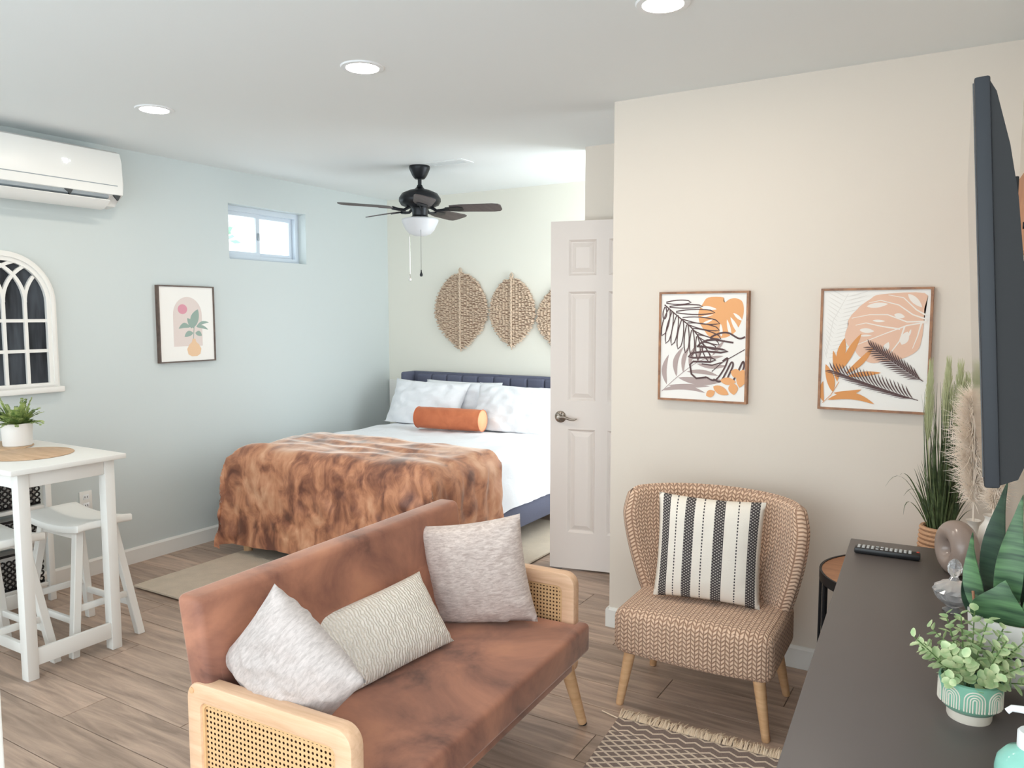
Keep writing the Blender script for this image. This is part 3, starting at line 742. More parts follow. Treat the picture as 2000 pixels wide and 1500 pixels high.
# ------------------------------------------------------------------ bar table
tx0, tx1, ty0, ty1, tz = -4.05, -3.20, 1.555, 2.035, .88
t_ = thing('bar_table', 'white counter-height table with a wooden placemat and fern on it', 'table', ((tx0 + tx1) / 2, (ty0 + ty1) / 2, 0))
ox, oy = (tx0 + tx1) / 2, (ty0 + ty1) / 2
def lb(x0, x1, y0, y1, z0, z1, bev=.003):
    bm = new(); box(bm, *bb(x0 - ox, x1 - ox, y0 - oy, y1 - oy, z0, z1), bev); return bm
finish('tabletop', lb(tx0, tx1, ty0, ty1, tz - .022, tz, .004), M['white_wood'], t_)
lx, ly = (tx0 + .045, tx1 - .045), (ty0 + .045, ty1 - .03)
for x in (0, 1):
    for y in (0, 1):
        xa = lx[x] - (.05 if x else 0); ya = ly[y] - (.045 if y else 0)
        finish('leg', lb(xa, xa + .05, ya, ya + .045, 0, tz - .022), M['white_wood'], t_)
finish('apron', lb(lx[0] + .05, lx[1] - .05, ly[0] + .004, ly[0] + .024, tz - .087, tz - .022), M['white_wood'], t_)
finish('apron', lb(lx[0] + .05, lx[1] - .05, ly[1] - .024, ly[1] - .004, tz - .087, tz - .022), M['white_wood'], t_)
finish('apron', lb(lx[1] - .024, lx[1] - .004, ly[0] + .045, ly[1] - .045, tz - .087, tz - .022), M['white_wood'], t_)
finish('apron', lb(lx[0] + .004, lx[0] + .024, ly[0] + .045, ly[1] - .045, tz - .087, tz - .022), M['white_wood'], t_)
finish('stretcher', lb(lx[1] - .022, lx[1] - .004, ly[0] + .045, ly[1] - .045, .055, .125), M['white_wood'], t_)
finish('stretcher', lb(lx[0] + .004, lx[0] + .022, ly[0] + .045, ly[1] - .045, .055, .125), M['white_wood'], t_)
finish('stretcher', lb(lx[0] + .05, lx[1] - .05, ly[0] + .012, ly[0] + .03, .10, .145), M['white_wood'], t_)

def placemat(x, y, label):
    bm = new(); lathe(bm, [(0, 0), (.168, 0), (.172, .002), (.168, .005), (0, .005)], 48)
    o = finish('placemat', bm, M['mat_wood']); o.location = (x, y, tz); return tag(o, label, 'placemat', 'round placemats')
placemat(-3.535, 1.80, 'round woven wood placemat in front of the potted fern')
placemat(-3.868, 1.80, 'round woven wood placemat beneath the white fern pot')

# potted fern
t_ = thing('potted_fern', 'small green fern in a white pot on the white table', 'plant', (-3.80, 1.885, tz + .005))
bm = new(); lathe(bm, [(0, 0), (.056, 0), (.060, .004), (.064, .105), (.060, .105), (.056, .09), (0, .09)], 32); finish('pot', bm, M['white_pot'], t_)
bm = new(); lathe(bm, [(0, .094), (.03, .096), (.057, .091)], 20); finish('soil', bm, M['soil'], t_)
def frond(base, d, L, up, nl, lw, droop=.4):
    bm = new(); pts = []
    for k in range(7):
        t = k / 6; pts.append(Vector(base) + Vector((d[0], d[1], 0)) * L * t + Vector((0, 0, up * t - droop * L * t * t)))
    tube(bm, pts, [.0018 * (1 - .7 * k / 6) for k in range(7)], 4)
    for k in range(nl):
        t = .12 + .88 * k / nl; i = min(5, int(t * 6)); p = pts[i].lerp(pts[i + 1], t * 6 - i)
        ax = (pts[i + 1] - pts[i]).normalized(); sd = ax.cross(Vector((0, 0, 1))).normalized()
        for s in (-1, 1):
            q = (sd * s + ax * .5 + Vector((0, 0, random.uniform(-.2, .5)))).normalized() * lw * (1.1 - .7 * t) * random.uniform(.8, 1.2)
            n_ = q.cross(ax).normalized().cross(q).normalized() * q.length * .52
            bm.faces.new([bm.verts.new(p + w) for w in (Vector(), q * .55 + n_, q, q * .55 - n_)])
    return bm
for k in range(56):
    a = 2 * PI * k / 30 * 2.4 + random.uniform(-.3, .3); L = random.uniform(.045, .115); up = random.uniform(.045, .125) if k > 9 else random.uniform(.10, .17)
    if k < 10: L *= .5
    o = finish('frond', frond((.02 * math.cos(a), .02 * math.sin(a), .092), (math.cos(a), math.sin(a)), L, up, 14, .020, .5), M['fern'], t_, smooth=False, recalc=False)

# ------------------------------------------------------------------ saddle stools
def stool(x, y, label):
    t_ = thing('saddle_stool', label, 'stool', (x, y, 0), 0, 'white saddle stools at the table')
    bm = new()
    sx, sy, zt = .225, .128, .585
    def f(u, v):
        a, b = (u - .5) * 2, (v - .5) * 2
        return Vector((a * sx, b * sy, zt - .022 * (1 - a * a) - .004 * max(0, abs(b) - .8) * 5))
    g = sheet(bm, f, 14, 6)
    lo = [[bm.verts.new(v.co + Vector((0, 0, -.034))) for v in row] for row in g]
    for i in range(14):
        for j in range(6): bm.faces.new((lo[i][j + 1], lo[i + 1][j + 1], lo[i + 1][j], lo[i][j]))
    for i in range(14):
        bm.faces.new((g[i][0], lo[i][0], lo[i + 1][0], g[i + 1][0])); bm.faces.new((g[i + 1][6], lo[i + 1][6], lo[i][6], g[i][6]))
    for j in range(6):
        bm.faces.new((g[0][j + 1], lo[0][j + 1], lo[0][j], g[0][j])); bm.faces.new((g[14][j], lo[14][j], lo[14][j + 1], g[14][j + 1]))
    bmesh.ops.recalc_face_normals(bm, faces=bm.faces)
    es = [e for e in bm.edges if len(e.link_faces) == 2 and e.calc_face_angle(0) > 1.0]
    bmesh.ops.bevel(bm, geom=es, offset=.008, segments=2, profile=0.5, affect='EDGES')
    finish('seat', bm, M['white_wood'], t_)
    fx, fy, kx, ky = .20, .155, .135, .075
    at = lambda sx_, sy_, z: Vector((sx_ * (fx + (kx - fx) * z / .56), sy_ * (fy + (ky - fy) * z / .56), z))
    for a in (-1, 1):
        for b in (-1, 1):
            bm = new(); post(bm, at(a, b, 0), at(a, b, .56), (.034, .034), (.036, .036)); finish('leg', bm, M['white_wood'], t_, smooth=False)
    for a in (-1, 1):
        bm = new(); p, q = at(a, -1, .20), at(a, 1, .20); box(bm, (p + q) / 2, (.016, (q - p).length - .03, .028), .002); finish('stretcher', bm, M['white_wood'], t_)
    for b, z in ((-1, .15), (1, .15), (-1, .52), (1, .52)):
        bm = new(); p, q = at(-1, b, z), at(1, b, z); box(bm, (p + q) / 2, ((q - p).length - .03, .016, .028 if z < .4 else .045), .002); finish('stretcher' if z < .4 else 'seat_rail', bm, M['white_wood'], t_)
stool(-3.520, 1.985, 'white saddle stool at the far side of the table, nearest the beige bed rug')
stool(-3.545, 1.610, 'white saddle stool at the near side of the table, cut by the left picture edge')

# rack with black filigree baskets
t_ = thing('storage_rack', 'narrow white rack with black filigree baskets under the table by the wall', 'rack', (-4.19, 1.90, 0))
for x in (-.075, .075):
    for y in (-.27, .27):
        bm = new(); box(bm, (x, y, .39), (.03, .03, .78), .002); finish('post', bm, M['white_wood'], t_)
for z in (.09, .33, .50, .76):
    bm = new(); box(bm, (0, 0, z), (.15, .54, .018), .002); finish('shelf', bm, M['white_wood'], t_)
def lace(bm, x, y0, y1, z0, z1):
    ny = int((y1 - y0) / .03)
    for k in range(ny):
        for j in range(max(1, int((z1 - z0) / .03))):
            cy, cz = y0 + (k + .5) * (y1 - y0) / ny, z0 + .015 + j * .03
            n_ = 8
            ring_prism(bm, [(cy + .0165 * math.cos(2 * PI * i / n_), cz + .0165 * math.sin(2 * PI * i / n_)) for i in range(n_)], [(cy + .008 * math.cos(2 * PI * i / n_), cz + .008 * math.sin(2 * PI * i / n_)) for i in range(n_)], x, x + .003, lambda a, b, d: Vector((d, a, b)))
    box(bm, (x + .001, (y0 + y1) / 2, z1), (.004, y1 - y0, .012)); box(bm, (x + .001, (y0 + y1) / 2, z0), (.004, y1 - y0, .012))
for z0, z1 in ((.10, .28), (.345, .45), (.515, .68)):
    b_ = new(); box(b_, (-.01, 0, (z0 + z1) / 2), (.10, .46, z1 - z0 - .01)); bk = finish('basket', b_, M['white_wood'], t_, smooth=False)
    bm = new(); lace(bm, .056, -.245, .245, z0 + .006, z1); o = finish('filigree_panel', bm, M['black_metal'], bk, smooth=False); o['kind'] = 'stuff'

# ------------------------------------------------------------------ bed
bx0, bx1, by0, by1 = -3.955, -2.42, 3.18, 5.07
t_ = thing('bed', 'bed with slate navy upholstered base and low tufted headboard', 'bed', ((bx0 + bx1) / 2, (by0 + by1) / 2, 0))
ox, oy = (bx0 + bx1) / 2, (by0 + by1) / 2
finish('base', lb(bx0, bx1, by0, by1, .15, .345, .02), M['navy'], t_)
finish('mattress', lb(bx0 + .03, bx1 - .03, by0 + .03, by1 - .05, .34, .60, .05), M['linen'], t_)
for x in (bx0 + .075, bx1 - .075):
    for y in (by0 + .07, by1 - .15):
        bm = new(); tube(bm, [(x - ox, y - oy, 0), (x - ox, y - oy, .155)], [.026, .034], 16); finish('leg', bm, M['light_wood'], t_)
bm = new(); box(bm, (-.02, by1 - oy + .02, .60), (bx1 - bx0 + .07, .05, .86), .012); hb = finish('headboard', bm, M['navy'], t_)
nch = 10; cw = (bx1 - bx0 - .06) / nch
ch0 = None
for k in range(nch):
    if ch0 is None:
        bm = new()
        box(bm, (0, 0, 0), (cw - .002, .05, .50), .018, seg=3); o = ch0 = finish('channel', bm, M['navy'], hb)
    else: o = mesh_dup(ch0, 'channel', hb)
    o.location = (bx0 + .03 - ox + cw * (k + .5), by1 - oy - .012, .765)
for x in (bx0 - .04, bx1 + .005):
    bm = new(); box(bm, (x - ox, by1 - oy - .05, .60), (.05, .16, .86), .018, seg=3); finish('wing', bm, M['navy'], hb)

def bend(a, r):
    # distance a past a rounded edge -> (outward, down)
    if a <= 0: return a, 0.0
    th = min(a / r, PI / 2)
    o, d = r * math.sin(th), r * (1 - math.cos(th))
    if a > r * PI / 2: d += a - r * PI / 2
    return o, d
def drape(bm, x0, x1, y0, y1, ext, top, r, nu, nv, wr, flare=.10, hem=None, uvs=1.0):
    # cloth over a box top; ext = (left, right, front) overhang lengths
    L, Rr, F, = ext
    def f(u, v):
        sx = -L + u * (x1 - x0 + L + Rr); sy = -F + v * (y1 - y0 + F)
        ax = max(0, sx - (x1 - x0 - r)) if Rr else 0; al = max(0, -(sx - r)) if L else 0; ay = max(0, -(sy - r)) if F else 0
        X = x0 + sx; Y = y0 + sy
        ox_, dx_ = bend(ax, r); ol_, dl_ = bend(al, r); oy_, dy_ = bend(ay, r)
        if ax > 0: X = x1 - r + ox_
        if al > 0: X = x0 + r - ol_
        if ay > 0: Y = y0 + r - oy_
        ds = max(dx_, dl_); D = max(ds, dy_); mn = min(ds, dy_)
        Z = top - D - mn * .12
        w = wr(sx, sy, D)
        if ds > r * .5: X += (1 if dx_ >= dl_ else -1) * (abs(w) * .9 + ds * flare * .4 + mn * .12)
        if dy_ > r * .5: Y -= abs(w) * .9 + dy_ * flare * .4 + mn * .10
        if D < r * .5: Z += w * (1 - D / (r * .5))
        if hem and D > r: Z += hem(sx, sy) * min(1, (D - r) / .15)
        return Vector((X, Y, Z))
    sheet(bm, f, nu, nv)
    return bm
def solid(bm, th):
    bmesh.ops.recalc_face_normals(bm, faces=bm.faces)
    shell(bm, th)
def wr_duvet(sx, sy, D):
    a = fbm(sx, sy, 0, 3.1) * .012 + fbm(sx, sy, 4, 9) * .009
    if D > .04: a += .010 * math.sin(sy * 26 + 3 * fbm(sx, sy, 2, 3)) * min(1, D / .2) * (0.2 if sy < .98 else 1)
    return a
bm = drape(new(), bx0 + .01, bx1 - .01, by0 + .10, by1 - .12, (.26, .32, .05), .655, .075, 60, 60, wr_duvet, .12, lambda a, b: .02 * fbm(a, b, 3, 6))
solid(bm, .02)
o = finish('duvet', bm, M['linen'], angle=80); tag(o, 'white duvet spread over the bed', 'duvet')
def wr_blank(sx, sy, D):
    a = .010 * fbm(sx, sy * .5, 7, 5) + .012 * fbm(sx * .8, sy * 2.2, 1, 4)
    a += .010 * (1 - abs(fbm(sx * .6 + .3 * sy, sy * 1.3, 11, 5)) * 2)
    if D > .05:
        k = min(1, D / .25)
        a += k * (.030 * fbm(sx * 1.3 + .5 * D, D * .6, 5, 4.5) + .012 * fbm(sx * 2.6 - .8 * D, D * .9, 9, 5) + (.014 * math.sin(sy * 30 + 3 * fbm(sx, sy, 9, 2)) if sx > 1.2 else 0))
    return a
bm = drape(new(), bx0 + .01, bx1 + .03, by0 - .01, 3.86, (.30, .34, .535), .688, .11, 110, 100, wr_blank, .05, lambda a, b: .02 * fbm(a, b, 3, 4) - .02)
solid(bm, .008)
o = finish('throw_blanket', bm, M['blanket'], angle=80); tag(o, 'copper brown fleece throw blanket draped over the foot of the bed', 'blanket')

# ------------------------------------------------------------------ cushions
def pillow_bm(w, h, t, pinch=.07, p=2.6, wrinkle=.004, seed=0, n=30, ears=.0):
    bm = new()
    uvl = bm.loops.layers.uv.verify()
    def f(u, v, s):
        a, b = 2 * u - 1, 2 * v - 1
        e = (1 - abs(a) ** p) * (1 - abs(b) ** p)
        th = t / 2 * max(0, e) ** .55
        X = w / 2 * a * (1 - pinch * (1 - b * b) * abs(a) ** 3) ; Z = h / 2 * b * (1 - pinch * (1 - a * a) * abs(b) ** 3)
        wv = wrinkle * (fbm(a * 2, b * 2, seed + s * 3, 2.2) + .6 * fbm(a * 5, b * 2.5, seed + 9 + s, 2)) * min(1, e * 4)
        # corner puckers
        k = (a * a * b * b) ** .5
        wv += wrinkle * 1.2 * math.sin(14 * (a - b if a * b < 0 else a + b)) * max(0, k - .35) * min(1, e * 6)
        return Vector((X, -s * (th + wv), Z))
    grids = []
    for s in (1, -1):
        grids.append(sheet(bm, lambda u, v: f(u, v, s), n, n))
    bmesh.ops.remove_doubles(bm, verts=bm.verts, dist=1e-4)
    return bm
def place(o, c, right, upv):
    x = Vector(right).normalized(); z = Vector(upv); z = (z - x * z.dot(x)).normalized(); y = z.cross(x)
    o.matrix_world = Matrix(((x.x, y.x, z.x, c[0]), (x.y, y.y, z.y, c[1]), (x.z, y.z, z.z, c[2]), (0, 0, 0, 1)))
def cushion(name, label, cat, w, h, t, mat, c, right, upv, group=None, zmin=None, **kw):
    o = finish(name, pillow_bm(w, h, t, **kw), mat, angle=80)
    tag(o, label, cat, group); place(o, c, right, upv)
    if zmin is not None:       # the underside flattens on what it stands on
        inv = o.matrix_world.inverted()
        for v in o.data.vertices:
            w = o.matrix_world @ v.co
            if w.z < zmin + .03: w.z = zmin + max(0, (w.z - zmin)) * .6 + .012 * (1 if w.z >= zmin else 0) * 0; v.co = inv @ w
    return o
cushion('bed_pillow', 'white bed pillow lying behind the left front pillow against the headboard', 'pillow', .70, .36, .16, M['linen'], (-3.42, 4.955, .80), (1, .02, .0), (0, .12, 1), 'white bed pillows', zmin=.655, seed=31, pinch=.05, wrinkle=.014)
cushion('bed_pillow', 'left white bed pillow leaning at the headboard beside the wall', 'pillow', .70, .42, .17, M['linen'], (-3.66, 4.80, .79), (1, .03, -.02), (0, .52, 1), 'white bed pillows', zmin=.66, seed=3, pinch=.08, wrinkle=.018)
cushion('bed_pillow', 'right white bed pillow partly hidden behind the open door', 'pillow', .70, .42, .17, M['linen'], (-2.86, 4.80, .79), (1, .03, -.02), (0, .50, 1), 'white bed pillows', zmin=.66, seed=17, pinch=.08, wrinkle=.016)
t_ = thing('bolster_pillow', 'orange velvet bolster cushion lying in front of the white pillows', 'cushion', (-3.25, 4.55, .742), math.radians(7))
bm = new(); N_ = 12
def fb(u, v):
    x = (v - .5) * .52; r_ = .079 * (1 - .05 * (abs(v - .5) * 2) ** 6) + .0025 * fbm(math.cos(u * 2 * PI) * 2, v * 9, 2, 1.4); return Vector((x, r_ * math.cos(u * 2 * PI), r_ * math.sin(u * 2 * PI)))
sheet(bm, fb, 28, 24, cu=True); finish('cover', bm, M['bolster'], t_, angle=80)
for s in (-1, 1):
    bm = new(); lathe(bm, [(0, .008), (.03, .010), (.065, .006), (.075, 0)], 28)
    bmesh.ops.transform(bm, matrix=Matrix.Translation((s * .26, 0, 0)) @ Matrix.Rotation(s * PI / 2, 4, 'Y'), verts=bm.verts); finish('end_panel', bm, M['bolster_end'], t_)
    bm = new(); tube(bm, [(s * .26, .0765 * math.cos(a * PI / 16), .0765 * math.sin(a * PI / 16)) for a in range(33)], .003, 6, False); finish('piping', bm, M['bolster'], t_)
bm = new(); box(bm, (-4.165, YB - .012, .83), (.26, .022, .225), .003); o = finish('wall_panel', bm, M['trim']); tag(o, 'plain white panel on the wall in the corner left of the headboard', 'panel')
# rug below bed
bm = new(); sheet(bm, lambda u, v: Vector((-3.90 + 1.66 * u, 2.49 + 2.35 * v, .010 + .0015 * fbm(u * 30, v * 40, 0, 1))), 40, 50); solid(bm, .009)
o = finish('area_rug', bm, M['rug_beige']); tag(o, 'pale beige low pile rug under the bed', 'rug')

# ------------------------------------------------------------------ woven leaves above the bed
def woven_leaf(x, z, w, h, label, seed):
    random.seed(seed)
    t_ = thing('woven_leaf', label, 'wall decoration', (x, YB, z), 0, 'woven leaves above the headboard')
    def half(s):     # s 0 (tip, bottom) .. 1 (top)
        q = max(0, math.sin(PI * s)); return w / 2 * (q ** .82 if s < .5 else q ** .50)
    bm = new()
    pts = [(half(k / 24), (k / 24 - .5) * h) for k in range(25)] + [(-half(k / 24), (k / 24 - .5) * h) for k in range(23, 0, -1)]
    prism(bm, pts, -.018, -.004, lambda a, b, d: Vector((a * .97, d, b * .985))); finish('leaf_body', bm, M['seagrass_dark'], t_, smooth=False)
    bm = new()
    for i in range(64):
        s = (i + .5) / 64
        for sd in (-1, 1):
            hw = half(min(1, s + .02)) * random.uniform(.97, 1.05); z0 = (s - .5) * h
            n = max(2, int(hw / .026))
            for k in range(n):
                a, b = k / n * hw, (k + 1.15) / n * hw
                zz = z0 + random.uniform(-.006, .006); dz = random.uniform(-.008, .010)
                tube(bm, [(sd * a, -.018, zz), (sd * (a + b) / 2, -.027 - random.uniform(0, .004), zz + dz + .002), (sd * b, -.017, zz + dz)], [.003, .0052, .0026], 4, False)
    for i in range(110):
        s = random.uniform(.04, .97); sd = random.choice((-1, 1)); hw = half(s); z0 = (s - .5) * h
        tube(bm, [(sd * hw * .9, -.016, z0), (sd * (hw + random.uniform(.004, .014)), -.016, z0 + random.uniform(-.01, .012))], [.0018, .0008], 3, False)
    o = finish('woven_strands', bm, M['seagrass'], t_, recalc=False); o['kind'] = 'stuff'
    bm = new()
    for sd in (-1, 1):
        tube(bm, [(sd * .006 * math.cos(k * 1.1) , -.030 - .004 * math.sin(k * 1.1 * sd), (k / 60 - .5) * h * 1.0) for k in range(61)], .0055, 5)
    finish('midrib', bm, M['seagrass'], t_)
    bm = new(); tube(bm, [(0, -.02, h / 2 - .02), (-.012, -.022, h / 2 + .02), (.0, -.022, h / 2 + .034), (.012, -.022, h / 2 + .02), (0, -.02, h / 2 - .02)], .006, 6); tube(bm, [(0, -.02, -h / 2 + .02), (.001, -.02, -h / 2 - .022)], [.006, .004], 6); finish('hanging_loop', bm, M['seagrass'], t_)
woven_leaf(-3.557, 1.522, .505, .61, 'woven seagrass leaf, the largest, left of the three above the bed', 1)
woven_leaf(-3.082, 1.508, .405, .53, 'woven seagrass leaf hanging in the middle above the bed', 2)
woven_leaf(-2.66, 1.46, .40, .48, 'woven seagrass leaf half hidden behind the open door', 3)

# ------------------------------------------------------------------ ceiling fan
t_ = thing('ceiling_fan', 'dark bronze five-blade ceiling fan with white bowl light', 'ceiling fan', (-3.155, 4.10, ZC))
bm = new(); lathe(bm, [(0, 0), (.066, 0), (.068, -.012), (.066, -.02), (.048, -.06), (.035, -.078), (.03, -.082), (0, -.082)], 32); finish('canopy', bm, M['fan_metal'], t_)
bm = new(); tube(bm, [(0, 0, -.07), (0, 0, -.15)], .0125, 16); finish('downrod', bm, M['fan_metal'], t_)
bm = new(); lathe(bm, [(0, -.118), (.016, -.120), (.022, -.135), (.034, -.146), (.07, -.155), (.115, -.175), (.135, -.205), (.136, -.225), (.122, -.248), (.09, -.262), (.07, -.268), (0, -.268)], 40); finish('motor_housing', bm, M['fan_metal'], t_)
bm = new(); lathe(bm, [(0, -.262), (.06, -.264), (.052, -.28), (.050, -.315), (.058, -.325), (.060, -.332), (0, -.332)], 32); finish('light_fitter', bm, M['fan_metal'], t_)
bm = new(); lathe(bm, [(.066, -.326), (.116, -.338), (.120, -.346), (.115, -.362), (.110, -.372), (.094, -.405), (.07, -.432), (.035, -.444), (0, -.446)], 40); finish('glass_bowl', bm, M['frost'], t_)
for k, ang in enumerate((FAN0 + 72 * i for i in range(5)) if 'FAN0' in globals() else (23 + 72 * i for i in range(5))):
    bm = new()
    pit = Matrix.Rotation(math.radians(-13), 3, 'X')
    out = [(.20, -.045), (.27, -.058), (.48, -.066), (.52, -.058), (.535, -.035), (.535, .035), (.52, .058), (.48, .066), (.27, .058), (.20, .045)]
    fm = lambda a, b, d: pit @ Vector((a, b, d)) + Vector((0, 0, -.272))
    prism(bm, out, -.003, .003, fm)
    bmesh.ops.rotate(bm, verts=bm.verts, cent=(0, 0, 0), matrix=Matrix.Rotation(math.radians(ang), 3, 'Z'))
    b_ = finish('blade', bm, M['fan_blade'], t_, smooth=False)
    bm = new()
    tube(bm, [(.07, 0, -.262), (.11, 0, -.285), (.15, 0, -.283), (.19, 0, -.276)], [.011, .009, .010, .012], 8)
    prism(bm, [(.17, -.028), (.26, -.036), (.285, -.02), (.285, .02), (.26, .036), (.17, .028)], -.008, -.003, fm)
    bmesh.ops.rotate(bm, verts=bm.verts, cent=(0, 0, 0), matrix=Matrix.Rotation(math.radians(ang), 3, 'Z'))
    finish('blade_arm', bm, M['fan_metal'], b_)
for (x, y, zb, m_) in ((-.055, -.02, -.73, 'chrome'), (.055, -.045, -.705, 'fan_metal')):
    bm = new(); tube(bm, [(x * .9, y * .9, -.318), (x, y - .02, -.33), (x, y - .02, zb + .04)], .0011, 5); c_ = finish('pull_chain', bm, M['chrome' if m_ == 'chrome' else 'fan_metal'], t_)
    bm = new(); lathe(bm, [(0, .04), (.003, .035), (.004, .022), (.010, .006), (.009, -.004), (0, -.008)], 12, (x, y - .02, zb)); finish('pull_knob', bm, M[m_], c_)
# ------------------------------------------------------------------ loveseat
def boxuv(bm, scale=1.0):
    uvl = bm.loops.layers.uv.verify()
    for f in bm.faces:
        n_ = f.normal; a = max(range(3), key=lambda i: abs(n_[i]))
        for lp in f.loops:
            c = lp.vert.co
            lp[uvl].uv = ((c.y, c.z) if a == 0 else (c.x, c.z) if a == 1 else (c.x, c.y))
t_ = thing('loveseat', 'cocoa brown velvet loveseat with cane-panelled pale wood arms', 'sofa', (-1.4044, 1.8141, 0), math.radians(2.2))
def rounded_prism(pts, d0, d1, fmap, bev, seg=3):
    bm = new(); prism(bm, pts, d0, d1, fmap); bmesh.ops.recalc_face_normals(bm, faces=bm.faces)
    bmesh.ops.bevel(bm, geom=bm.edges[:], offset=bev, segments=seg, profile=0.5, affect='EDGES', clamp_overlap=True); return bm
bm = rounded_prism([(-.207, .540), (-.282, .540), (-.326, .785), (-.242, .785)], -.607, .585, lambda a, b, d: Vector((a, d, b)), .020, 4)
prism(bm, [(-.145, .35), (-.23, .35), (-.292, .62), (-.2200, .62)], -.564, .564, lambda a, b, d: Vector((a, d, b)))
finish('backrest', bm, M['sofa'], t_, angle=60)
bm = rounded_prism([(-.20, -.566), (.246, -.566), (.246, -.605), (.295, -.605), (.295, .60), (.246, .60), (.246, .566), (-.20, .566)], .30, .405, lambda a, b, d: Vector((a, b, d)), .024, 5)
finish('seat', bm, M['sofa'], t_, angle=60)
bm = new(); box(bm, (.03, 0, .27), (.44, 1.10, .07), .006); finish('seat_frame', bm, M['sofa'], t_)
for s in (-1, 1):
    y0, y1 = (.568, .613) if s > 0 else (-.613, -.568)
    fm = lambda a, b, d: Vector((a, d, b))
    bm = new(); ring_prism(bm, rrect(-.285, .245, .20, .575, .045), rrect(-.238, .195, .25, .525, .018), y0, y1, fm)
    bmesh.ops.recalc_face_normals(bm, faces=bm.faces)
    es = [e for e in bm.edges if len(e.link_faces) == 2 and e.calc_face_angle(0) > 1.2]
    bmesh.ops.bevel(bm, geom=es, offset=.006, segments=2, profile=0.5, affect='EDGES')
    ar = finish('armrest', bm, M['arm_wood'], t_)
    yc = (y0 + y1) / 2
    for q in (-1, 1):
        bm = new(); ring_prism(bm, rrect(-.238, .195, .25, .525, .018), rrect(-.231, .188, .257, .518, .014), yc + q * .012 - .003, yc + q * .012 + .003, fm); finish('cane_trim', bm, M['cane'], ar)
        # woven cane sheet with octagonal holes
        bm = new(); P = .0128; nx, nz = int(.424 / P), int(.264 / P); x0, z0 = -.234, .254
        px, pz = .426 / nx, .268 / nz
        V = {}
        def gv(x, z):
            k = (round(x, 5), round(z, 5))
            if k not in V: V[k] = bm.verts.new((x, yc + q * .0095, z))
            return V[k]
        for i in range(nx):
            for j in range(nz):
                cx, cz = x0 + (i + .5) * px, z0 + (j + .5) * pz; h_ = .0036
                O = [gv(cx + a * px / 2, cz + b * pz / 2) for a, b in ((1, -1), (1, 0), (1, 1), (0, 1), (-1, 1), (-1, 0), (-1, -1), (0, -1))]
                I = [bm.verts.new((cx + h_ * math.cos(math.radians(-45 + 45 * k)), yc + q * .0095, cz + h_ * math.sin(math.radians(-45 + 45 * k)))) for k in range(8)]
                for k in range(8): bm.faces.new((O[k], O[(k + 1) % 8], I[(k + 1) % 8], I[k]))
        o = finish('cane_panel', bm, M['cane'], ar, smooth=False); o['kind'] = 'stuff'
    bm = new(); box(bm, (-.021, yc, .387), (.425, .004, .27)); finish('cane_backing', bm, M['cane_back'], ar, smooth=False)
    bm = new(); lathe(bm, [(.008, 0), (.008, .002), (0, .002)], 14)
    bmesh.ops.transform(bm, matrix=Matrix.Translation((-.265, y1 if s > 0 else y0, .552)) @ Matrix.Rotation(-s * PI / 2, 4, 'X'), verts=bm.verts); finish('peg', bm, M['light_wood'], ar)
    for xb, xt in ((.252, .215), (-.30, -.22)):
        bm = new(); tube(bm, [(xt, s * .535, .31), (xb * .99, s * .640, .008)], [.027, .016], 14)
        lg = finish('leg', bm, M['light_wood'], t_)
        bm = new(); tube(bm, [(xb * .99, s * .640, .010), (xb, s * .643, 0)], [.0145, .0145], 12); finish('foot_cap', bm, M['black_plastic'], lg)
cushion('throw_pillow', 'square blush chenille throw pillow at the far end of the loveseat', 'cushion', .375, .375, .15, M['chenille'], (-1.478, 2.225, .585), (.927, .335, .17), (-.16, -.058, .985), 'throw pillows on the loveseat', zmin=.406, seed=5, pinch=.07, wrinkle=.007)
cushion('throw_pillow', 'oblong cream rippled lumbar pillow in the middle of the loveseat', 'cushion', .48, .25, .12, M['ripple'], (-1.545, 1.800, .508), (.119, .992, .049), (-.589, .031, .808), 'throw pillows on the loveseat', zmin=.406, seed=11, pinch=.06, wrinkle=.003)
cushion('throw_pillow', 'silver grey chenille throw pillow standing on its corner at the near arm', 'cushion', .318, .318, .145, M['chenille_grey'], (-1.412, 1.300, .622), (.678, -.043, .734), (-.727, -.188, .661), 'throw pillows on the loveseat', zmin=.406, seed=23, pinch=.05, wrinkle=.009)

# ------------------------------------------------------------------ armchair
t_ = thing('armchair', 'tan herringbone slipper chair with curved back and pale tapered legs', 'armchair', (-.855, 2.85, 0), math.radians(1.5))
bm = new(); bmesh.ops.create_cube(bm, size=1.0)
for v in bm.verts: v.co = Vector((v.co.x * .59, v.co.y * .43, v.co.z * .175))
bmesh.ops.subdivide_edges(bm, edges=[e for e in bm.edges if abs(e.verts[0].co.x - e.verts[1].co.x) > .1], cuts=9, use_grid_fill=True)
bmesh.ops.bevel(bm, geom=[e for e in bm.edges if e.calc_face_angle(0) > 1], offset=.042, segments=5, profile=0.5, affect='EDGES')
for v in bm.verts:
    v.co.y -= .022 * (1 - (v.co.x / .295) ** 2) * max(0, -v.co.y / .2); v.co.z += .012 * (1 - (v.co.x / .295) ** 2) * (1 if v.co.z > 0 else 0)
    v.co += Vector((0, .01, .298))
bm.normal_update()
boxuv(bm); finish('seat', bm, M['weave'], t_, angle=60)
